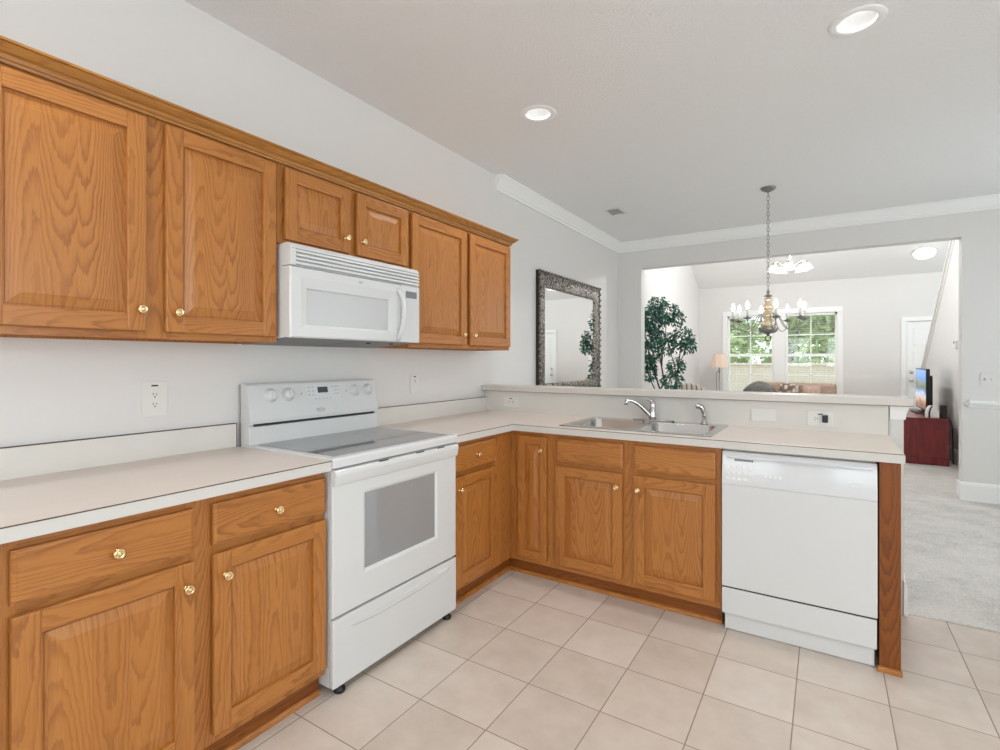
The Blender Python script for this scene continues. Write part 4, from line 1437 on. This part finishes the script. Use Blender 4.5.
# ------------------------------------------------------------------ living room windows, blinds, door
for i, (x0, x1) in enumerate(((WX0, WX1), (WX2, WX3))):
    mb = MB()
    for lo, hi in (((x0, YB + 0.03, WZ0), (x0 + 0.035, YB + 0.11, WZ1)), ((x1 - 0.035, YB + 0.03, WZ0), (x1, YB + 0.11, WZ1)), ((x0, YB + 0.03, WZ1 - 0.035), (x1, YB + 0.11, WZ1)), ((x0, YB + 0.03, WZ0), (x1, YB + 0.11, WZ0 + 0.04))):
        mb.box(lo, hi, 0, 0.002)
    wn = mb.build('window_%d' % (i + 1), 'trim'); wn['kind'] = 'structure'
    mb = MB()
    zm = 1.405
    xm_ = (x0 + x1) / 2
    mb.box((x0 + 0.035, YB + 0.055, zm - 0.025), (x1 - 0.035, YB + 0.1, zm + 0.025), 0, 0.003)
    for zz0, zz1 in ((WZ0 + 0.04, zm - 0.025), (zm + 0.025, WZ1 - 0.035)):
        mb.box((xm_ - 0.009, YB + 0.07, zz0), (xm_ + 0.009, YB + 0.092, zz1))
        mb.box((x0 + 0.035, YB + 0.07, (zz0 + zz1) / 2 - 0.009), (x1 - 0.035, YB + 0.092, (zz0 + zz1) / 2 + 0.009))
    mb.build('sash', 'trim', wn)
    mb = MB(); mb.box((x0 + 0.034, YB + 0.08, WZ0 + 0.03), (x1 - 0.034, YB + 0.084, WZ1 - 0.03)); mb.build('pane', 'pane', wn)
    lb = ['white slatted blind in the left living room window, behind the lamp', 'white slatted blind in the right living room window, toward the door'][i]
    t = thing('window_blind', lb, 'blind', (xm_, YB + 0.02, WZ0 + 0.05), 'living room blinds')
    mb = MB(); mb.box((x0 + 0.038, YB + 0.004, WZ1 - 0.045), (x1 - 0.038, YB + 0.034, WZ1 - 0.005), 0, 0.002); mb.build('head_rail', 'blind', t)
    mb = MB()
    z = WZ1 - 0.07
    while z > WZ0 + 0.08:
        mb.box((x0 + 0.04, YB + 0.004, z - 0.0012), (x1 - 0.04, YB + 0.030, z + 0.0012))
        z -= 0.043
    mb.build('slats', 'blind', t)
    mb = MB()
    for f in (0.2, 0.8):
        xx = x0 + (x1 - x0) * f
        mb.box((xx - 0.001, YB + 0.002, WZ0 + 0.06), (xx + 0.001, YB + 0.004, WZ1 - 0.04))
    mb.build('ladder_cord', 'blind', t)
    mb = MB(); mb.box((x0 + 0.04, YB + 0.004, WZ0 + 0.055), (x1 - 0.04, YB + 0.030, WZ0 + 0.075), 0, 0.002); mb.build('bottom_rail', 'blind', t)
mb = MB()
ty = YB - 0.02
mb.box((WX0 - 0.09, ty, WZ0 - 0.02), (WX0, YB - 0.0005, WZ1), 0, 0.003)
mb.box((WX1, ty, WZ0 - 0.02), (WX2, YB - 0.0005, WZ1), 0, 0.003)
mb.box((WX3, ty, WZ0 - 0.02), (WX3 + 0.09, YB - 0.0005, WZ1), 0, 0.003)
mb.box((WX0 - 0.09, ty - 0.004, WZ1), (WX3 + 0.09, YB - 0.0005, WZ1 + 0.10), 0, 0.003)
mb.box((WX0 - 0.11, ty - 0.03, WZ0 - 0.05), (WX3 + 0.11, YB - 0.0005, WZ0 - 0.015), 0, 0.003)
struct('trim_6', mb, 'trim')
mb = MB()
dx0, dx1, dz1 = 3.42, 4.30, 1.985
mb.box((dx0 - 0.075, ty, 0.004), (dx0, YB - 0.0005, dz1 + 0.0), 0, 0.003)
mb.box((dx1, ty, 0.004), (dx1 + 0.075, YB - 0.0005, dz1 + 0.0), 0, 0.003)
mb.box((dx0 - 0.075, ty, dz1), (dx1 + 0.075, YB - 0.0005, dz1 + 0.075), 0, 0.003)
struct('trim_7', mb, 'trim')
mb = MB(); mb.box((dx0 + 0.004, YB + 0.01, 0.008), (dx1 - 0.004, YB + 0.055, dz1 - 0.004), 0, 0.002)
for px in (dx0 + 0.09, dx0 + 0.49):
    for pz0, pz1 in ((0.2, 0.85), (1.0, 1.45), (1.56, 1.86)):
        for lo, hi in (((px, pz0), (px + 0.3, pz0 + 0.015)), ((px, pz1 - 0.015), (px + 0.3, pz1)), ((px, pz0), (px + 0.015, pz1)), ((px + 0.285, pz0), (px + 0.3, pz1))):
            mb.box((lo[0], YB + 0.004, lo[1]), (hi[0], YB + 0.012, hi[1]), 0, 0.002)
dr = struct('door_1', mb, 'trim')
mb = MB(); mb.lathe([(0.03, -0.001), (0.03, 0.006), (0.012, 0.01), (0.012, 0.03), (0.028, 0.04), (0.028, 0.058), (0.0, 0.065)], (dx0 + 0.07, YB + 0.01, 0.955), (0, -1, 0), 16); mb.build('door_knob', 'knob_satin', dr)
mb = MB(); mb.lathe([(0.03, -0.001), (0.03, 0.012), (0.022, 0.02), (0.0, 0.02)], (dx0 + 0.07, YB + 0.01, 1.105), (0, -1, 0), 16); mb.build('deadbolt', 'knob_satin', dr)

# unseen windows behind the camera, plus right wall and stair hall ones added for light
n_w = 3
for axis, a0, a1, z0_, z1_, c in (('x', 0.75, 1.75, 0.8, 2.3, YK - 0.06), ('x', 2.25, 3.25, 0.8, 2.3, YK - 0.06), ('y', -2.85, -0.95, 0.6, 2.4, XR + 0.06), ('y', 1.6, 3.4, 0.6, 2.4, XR + 0.06), ('y', 5.4, 7.4, 2.2, 3.8, 5.5)):
    mb = MB()
    am, zm = (a0 + a1) / 2, (z0_ + z1_) / 2
    for p0, p1, q0_, q1_ in ((a0, a0 + 0.05, z0_, z1_), (a1 - 0.05, a1, z0_, z1_), (a0, a1, z0_, z0_ + 0.05), (a0, a1, z1_ - 0.05, z1_), (am - 0.015, am + 0.015, z0_, z1_), (a0, a1, zm - 0.02, zm + 0.02)):
        if axis == 'x':
            mb.box((p0, c - 0.02, q0_), (p1, c + 0.02, q1_))
        else:
            mb.box((c - 0.02, p0, q0_), (c + 0.02, p1, q1_))
    wn = mb.build('window_%d' % n_w, 'trim'); wn['kind'] = 'structure'
    mb = MB()
    if axis == 'x':
        mb.box((a0 + 0.04, c - 0.003, z0_ + 0.04), (a1 - 0.04, c + 0.003, z1_ - 0.04))
    else:
        mb.box((c - 0.003, a0 + 0.04, z0_ + 0.04), (c + 0.003, a1 - 0.04, z1_ - 0.04))
    mb.build('pane', 'pane', wn)
    n_w += 1

# ------------------------------------------------------------------ living room furniture
# ficus ----------------------------------------------------------------
PX, PY = 0.50, 4.62
t = thing('artificial_ficus', 'tall bushy green ficus tree standing behind the left jamb', 'plant', (PX, PY, 0.004))
mb = MB(); mb.lathe([(0.0, 0.004), (0.13, 0.004), (0.17, 0.26), (0.18, 0.30), (0.165, 0.30), (0.155, 0.26), (0.0, 0.26)], (PX, PY, 0), seg=24); mb.build('pot', 'charcoal_fabric', t)


def pt(u, v, y):
    r = (u - 500) / 510.136
    dx, dy, dz = c_ * r - s_, s_ * r + c_, (360.873 - v) / 510.136
    k = (y + 2.336) / dy
    return Vector((2.242 + dx * k, y, 1.297 + dz * k))


base = Vector((PX, PY, 0.25))
CL = [(652, 318, 4.62, 0.19), (668, 312, 4.60, 0.15), (657, 303, 4.62, 0.12), (645, 335, 4.72, 0.20), (650, 352, 4.60, 0.16), (668, 345, 4.55, 0.13), (682, 337, 4.62, 0.15), (688, 345, 4.62, 0.11), (648, 372, 4.66, 0.13), (676, 366, 4.62, 0.12), (672, 380, 4.55, 0.13), (676, 318, 4.62, 0.11), (660, 336, 4.55, 0.11), (646, 362, 4.62, 0.13), (646, 318, 4.64, 0.14)]
mb = MB()
for ends in ((0, 1, 2), (3, 4, 13, 14), (6, 7, 5), (8, 10, 9)):
    tgt = pt(*CL[ends[0]][:3])
    j = Vector((random.uniform(-0.03, 0.03), random.uniform(-0.03, 0.03), 0))
    mid = base.lerp(tgt, 0.5) + Vector((random.uniform(-0.04, 0.04), random.uniform(-0.04, 0.04), 0))
    trunk = bez(base + j, base + j + Vector((0, 0, 0.5)), mid, tgt, 12)
    mb.tube(trunk, [0.017 - 0.0009 * i for i in range(13)], 7)
    for k in ends[1:]:
        q = pt(*CL[k][:3])
        st = trunk[8]
        mb.tube(bez(st, st + Vector((0, 0, 0.1)), st.lerp(q, 0.6) + Vector((0, 0, 0.06)), q, 6), [0.008, 0.007, 0.006, 0.006, 0.005, 0.004, 0.003], 5)
mb.build('trunk', 'bark', t)


def leaf_cloud(mbx, clusters, per, ll, lw, droop=0.5, xmin=-99, ymin=-99):
    bmx = mbx.bm
    for (c, R) in clusters:
        for _ in range(int(per * (R / 0.15) ** 2)):
            d = Vector((random.gauss(0, 1), random.gauss(0, 1), random.gauss(0, 1)))
            d.normalize()
            p = c + d * R * random.uniform(0.25, 1.0) ** 0.6
            f = Vector((d.x + random.uniform(-.7, .7), d.y + random.uniform(-.7, .7), d.z * 0.3 - droop * random.uniform(0, 1.6)))
            f.normalize()
            sd_ = f.cross(Vector((random.uniform(-1, 1), random.uniform(-1, 1), random.uniform(0.2, 1)))).normalized()
            nrm = f.cross(sd_)
            L_, W_ = ll * random.uniform(0.7, 1.2), lw * random.uniform(0.7, 1.2)
            v = [bmx.verts.new(x) for x in (p, p + f * L_ * 0.45 + sd_ * W_ + nrm * W_ * 0.3, p + f * L_, p + f * L_ * 0.45 - sd_ * W_ + nrm * W_ * 0.3)]
            if min(x.co.x for x in v) < xmin or min(x.co.y for x in v) < ymin:
                for x in v:
                    bmx.verts.remove(x)
                continue
            bmx.faces.new((v[0], v[1], v[2]))
            bmx.faces.new((v[0], v[2], v[3]))


mb = MB()
leaf_cloud(mb, [(pt(u, v, y), R) for u, v, y, R in CL], 330, 0.052, 0.0125, 0.9, 0.03, YH + 0.17)
o = mb.build('foliage', 'leaf', t)
o['kind'] = 'stuff'

# sofa under the windows ------------------------------------------------
# sofa parts
t = thing('sofa', 'brown upholstered sofa with its back to the living room windows', 'sofa', (1.66, 8.3, 0.004))
mb = MB(); mb.box((0.68, 7.75, 0.06), (2.62, 8.72, 0.34), 0, 0.03, 3); mb.build('base', 'brown_fabric', t)
for x0, x1 in ((0.90, 1.625), (1.635, 2.40)):
    mb = MB(); mb.box((x0, 7.72, 0.335), (x1, 8.42, 0.5), 0, 0.05, 4, smooth=True); mb.build('seat_cushion', 'brown_fabric', t)
for x0, x1 in ((1.12, 1.62), (1.64, 2.40)):
    mb = MB(); mb.box((x0, 8.36, 0.5), (x1, 8.60, 0.90), 0, 0.07, 4, smooth=True); mb.build('back_cushion', 'brown_fabric', t)
mb = MB(); mb.box((0.80, 8.55, 0.3), (2.50, 8.73, 0.68), 0, 0.04, 3, smooth=True); mb.build('backrest', 'brown_fabric', t)
for x0, x1 in ((0.655, 0.885), (2.42, 2.65)):
    mb = MB(); mb.box((x0, 7.75, 0.06), (x1, 8.70, 0.66), 0, 0.07, 4, smooth=True); mb.build('arm', 'brown_fabric', t)
for x, y in ((0.72, 7.8), (2.58, 7.8), (0.72, 8.66), (2.58, 8.66)):
    mb = MB(); mb.lathe([(0.02, 0.0045), (0.028, 0.065)], (x, y, 0), seg=10); mb.build('foot', 'black', t)


def pillow(name, label, c, w, h, th, m, tilt=-0.25, rz=0.0, group=None, dome=0.0):
    t_ = bmesh.new()
    bmesh.ops.create_grid(t_, x_segments=10, y_segments=10, size=1.0)
    top = [v.co.copy() for v in t_.verts]
    t_.free()
    mb = MB()
    N_ = 12
    vs, fs = [], []
    for s in (1, -1):
        for i in range(N_ + 1):
            for j in range(N_ + 1):
                u_, v_ = i / N_ * 2 - 1, j / N_ * 2 - 1
                k_ = (1 - u_ ** 4) * (1 - v_ ** 4)
                pinch = 1 - 0.06 * (u_ * u_ * v_ * v_)
                e_ = 1 - 0.05 * (1 - abs(v_)) if abs(u_) > 0.99 else 1
                vs.append((u_ * w / 2 * pinch * e_, s * th / 2 * k_ ** 0.6, (-1 + (v_ + 1) * (1 - dome * u_ * u_)) * h / 2 * pinch))
    o_ = (N_ + 1) ** 2
    for i in range(N_):
        for j in range(N_):
            a = i * (N_ + 1) + j
            fs.append((a, a + 1, a + N_ + 2, a + N_ + 1))
            fs.append((o_ + a, o_ + a + N_ + 1, o_ + a + N_ + 2, o_ + a + 1))
    mb.poly(vs, fs, smooth=True, xf=Matrix.Translation(c) @ Matrix.Rotation(rz, 4, 'Z') @ Matrix.Rotation(tilt, 4, 'X'))
    bmesh.ops.remove_doubles(mb.bm, verts=mb.bm.verts, dist=1e-5)
    bmesh.ops.recalc_face_normals(mb.bm, faces=mb.bm.faces)
    return tag(mb.build(name, m), label, 'cushion', group)


pillow('throw_pillow', 'charcoal rounded cushion at the left end of the brown sofa', (1.205, 8.17, 0.725), 0.58, 0.40, 0.16, 'charcoal_fabric', -0.12, 0.0, None, 0.42)
pillow('throw_pillow', 'cream and brown damask cushion in the middle of the brown sofa', (1.68, 8.19, 0.70), 0.34, 0.38, 0.14, 'pattern', -0.12)
pillow('throw_pillow', 'taupe cushion beside the damask one, right end of the sofa', (2.03, 8.20, 0.685), 0.33, 0.35, 0.14, 'brown_fabric', -0.12)

# striped armchair near the ficus ---------------------------------------
t = thing('armchair', 'cream striped armchair half hidden behind the ficus', 'armchair', (0.50, 6.0, 0.004))
mb = MB(); mb.box((0.16, 5.72, 0.10), (0.80, 6.36, 0.40), 0, 0.04, 3, smooth=True); mb.build('seat', 'stripe', t)
mb = MB()
pr = [(0.18, 0.36)] + [(0.48 - 0.30 * math.cos(PI * k / 12), 0.74 + 0.22 * math.sin(PI * k / 12)) for k in range(13)] + [(0.78, 0.36)]
mb.prism([(z, x) for x, z in pr], 'y', 5.66, 5.80, bevel=0.03, seg=2); mb.build('backrest', 'stripe', t)
for x0, x1 in ((0.10, 0.22), (0.74, 0.86)):
    mb = MB(); mb.box((x0, 5.72, 0.10), (x1, 6.34, 0.60), 0, 0.05, 3, smooth=True); mb.build('arm', 'stripe', t)
for x, y in ((0.18, 5.76), (0.78, 5.76), (0.18, 6.30), (0.78, 6.30)):
    mb = MB(); mb.lathe([(0.015, 0.0045), (0.024, 0.105)], (x, y, 0), seg=10); mb.build('leg', 'frame_dark', t)

# floor lamp --------------------------------------------------------------
lx, ly = 0.470, 8.45
t = thing('floor_lamp', 'slim floor lamp with peach pleated shade left of the windows', 'lamp', (lx, ly, 0.004))
mb = MB(); mb.lathe([(0.12, 0.0045), (0.12, 0.02), (0.03, 0.035), (0.0, 0.035)], (lx, ly, 0), seg=24); mb.build('base', 'pewter_plain', t)
mb = MB(); mb.tube([(lx, ly, 0.03), (lx, ly, 1.06)], 0.009, 10); mb.lathe([(0.014, 1.06), (0.018, 1.09), (0.014, 1.17), (0.006, 1.2), (0.0, 1.2)], (lx, ly, 0), seg=12); mb.build('pole', 'pewter_plain', t)
mb = MB(); mb.tube([(lx - 0.045, ly - 0.02, 0.02), (lx - 0.045, ly - 0.02, 1.07), (lx - 0.02, ly - 0.01, 1.09), (lx, ly, 1.09)], 0.006, 8); mb.build('side_rod', 'pewter_plain', t)
mb = MB()
n = 48
vs, fs = [], []
for z_, r0 in ((1.17, 0.165), (1.43, 0.095)):
    for k in range(n):
        a = 2 * PI * k / n
        r1 = r0 + (0.003 if k % 2 else -0.003)
        vs.append((lx + r1 * math.cos(a), ly + r1 * math.sin(a), z_))
mb.poly(vs, [(k, (k + 1) % n, n + (k + 1) % n, n + k) for k in range(n)])
mb.tube([(lx + 0.165 * math.cos(2 * PI * k / n), ly + 0.165 * math.sin(2 * PI * k / n), 1.17) for k in range(n)], 0.004, 5, closed=True)
mb.tube([(lx + 0.095 * math.cos(2 * PI * k / n), ly + 0.095 * math.sin(2 * PI * k / n), 1.43) for k in range(n)], 0.004, 5, closed=True)
mb.build('lamp_shade', 'lamp_shade', t)

# dresser and what stands on it -------------------------------------------
DXa, DXb, DYa, DYb, DZt = 3.045, 3.515, 5.88, 7.45, 0.585
t = thing('dresser', 'low cherry red dresser against the stair wall in the living room', 'dresser', (3.28, 6.66, 0.004))
mb = MB(); mb.box((DXa + 0.012, DYa + 0.012, 0.07), (DXb - 0.006, DYb - 0.012, DZt - 0.03)); mb.build('body', 'cherry', t)
mb = MB(); mb.box((DXa - 0.012, DYa - 0.012, DZt - 0.03), (DXb, DYb + 0.012, DZt), 0, 0.006, 2); mb.build('top', 'cherry', t)
mb = MB(); mb.box((DXa - 0.01, DYa - 0.012, 0.0045), (DXb - 0.003, DYb, 0.095), 0, 0.01, 2); mb.build('plinth', 'cherry', t)
for k in range(3):
    for r in range(2):
        y0_ = DYa + 0.03 + k * 0.51
        z0_ = 0.09 + r * 0.235
        mb = MB(); mb.box((DXa - 0.004, y0_, z0_), (DXa + 0.0125, y0_ + 0.49, z0_ + 0.22), 0, 0.004, 2); d_ = mb.build('drawer', 'cherry', t)
        for yy in (0.12, 0.37):
            mb = MB(); mb.lathe([(0.006, 0), (0.006, 0.012), (0.014, 0.018), (0.0, 0.026)], (DXa - 0.0035, y0_ + yy, z0_ + 0.11), (-1, 0, 0), 10); mb.build('pull', 'brass', d_)
t = thing('television', 'flat television with a colourful landscape picture on the red dresser', 'television', (3.36, 6.75, DZt))
mb = MB(); mb.box((3.345, 6.30, 0.635), (3.385, 7.22, 1.19), 0, 0.005, 2); mb.box((3.385, 6.42, 0.70), (3.43, 7.10, 1.10), 0, 0.012, 2); mb.build('case', 'black', t)
mb = MB(); mb.box((3.342, 6.315, 0.652), (3.3455, 7.205, 1.176)); mb.build('screen', 'screen', t)
mb = MB(); mb.box((3.36, 6.66, 0.59), (3.40, 6.84, 0.70), 0, 0.005); mb.box((3.26, 6.52, DZt + 0.0005), (3.47, 6.98, DZt + 0.014), 0, 0.004, 2); mb.build('stand', 'black', t)
t = thing('desk_speaker', 'white rounded speaker with black stripe at the dresser end', 'speaker', (3.34, 5.99, DZt))
mb = MB()
pr = [(3.302, DZt + 0.0005), (3.30, DZt + 0.05), (3.312, DZt + 0.11), (3.335, DZt + 0.145), (3.365, DZt + 0.15), (3.40, DZt + 0.135), (3.42, DZt + 0.08), (3.428, DZt + 0.0005)]
mb.prism([(x, z) for x, z in pr][::1] and [(z, x) for x, z in pr], 'y', 5.93, 6.06, bevel=0.008, seg=2); mb.build('shell', 'trim', t)
mb = MB(); mb.prism([(z, x) for x, z in ((3.322, DZt + 0.001), (3.32, DZt + 0.05), (3.330, DZt + 0.11), (3.347, DZt + 0.147), (3.362, DZt + 0.147), (3.346, DZt + 0.11), (3.336, DZt + 0.05), (3.337, DZt + 0.001))], 'y', 5.926, 6.064); mb.build('stripe', 'black', t)
t = thing('speaker_box', 'small upright black box at the dresser corner beside the white speaker', 'speaker', (3.452, 5.99, DZt))
mb = MB(); mb.box((3.440, 5.93, DZt + 0.0005), (3.500, 6.03, DZt + 0.16), 0, 0.004, 2); mb.build('case', 'black', t)
mb = MB(); mb.box((3.446, 5.928, DZt + 0.02), (3.494, 5.931, DZt + 0.15)); mb.build('grille', 'dark_gap', t)
mb = MB(); mb.tube(bez((3.455, 6.045, DZt + 0.01), (3.5, 6.09, DZt + 0.02), (3.545, 5.98, 0.62), (3.55, 5.95, 0.45), 10) + bez((3.55, 5.95, 0.45), (3.555, 5.93, 0.3), (3.56, 5.97, 0.1), (3.575, 6.05, 0.012), 10)[1:], 0.006, 6)
tag(mb.build('power_cord', 'cord'), 'black cord hanging down between the red dresser and the stair wall', 'cord')

# ------------------------------------------------------------------ garden outside the windows
mb = MB(); mb.box((-14, YB + 0.2, -0.35), (18, 40, -0.25)); o = mb.build('ground', 'grass'); o['kind'] = 'structure'
t = thing('garden_wall', 'pinkish brick garden wall seen through the window blinds', 'wall', (1.5, 15, -0.25))
mb = MB(); mb.box((-9, 15.0, -0.25), (12, 15.2, 1.15)); mb.build('brickwork', 'brick', t)
mb = MB(); mb.box((-9, 14.96, 1.15), (12, 15.24, 1.22), 0, 0.01); mb.build('coping', 'brick', t)
gl = ['leafy green tree outside, seen through the left window', 'leafy green tree outside, seen through the right window', 'farther green tree outside, between the two nearer ones']
for (x, y, h), lb in zip(((-1.2, 17.6, 4.8), (2.9, 17.8, 4.8), (1.0, 21.4, 5.4)), gl):
    t = thing('garden_tree', lb, 'tree', (x, y, -0.25), 'garden trees')
    mb = MB(); mb.tube([(x, y, -0.25), (x + 0.05, y, 1.2), (x, y, h * 0.7)], [0.14, 0.11, 0.05], 8); mb.build('trunk', 'bark', t)
    mb = MB()
    cl = []
    for _ in range(26):
        a = random.uniform(0, 2 * PI)
        rr = random.uniform(0.2, 1.3)
        cl.append((Vector((x + rr * math.cos(a), y + rr * math.sin(a), random.uniform(0.7, h))), random.uniform(0.45, 0.75)))
    leaf_cloud(mb, cl, 12, 0.28, 0.08, 0.4)
    o = mb.build('crown', 'tree_leaf', t)
    o['kind'] = 'stuff'

for o in bpy.data.objects:
    if '_o' in o:
        del o['_o']
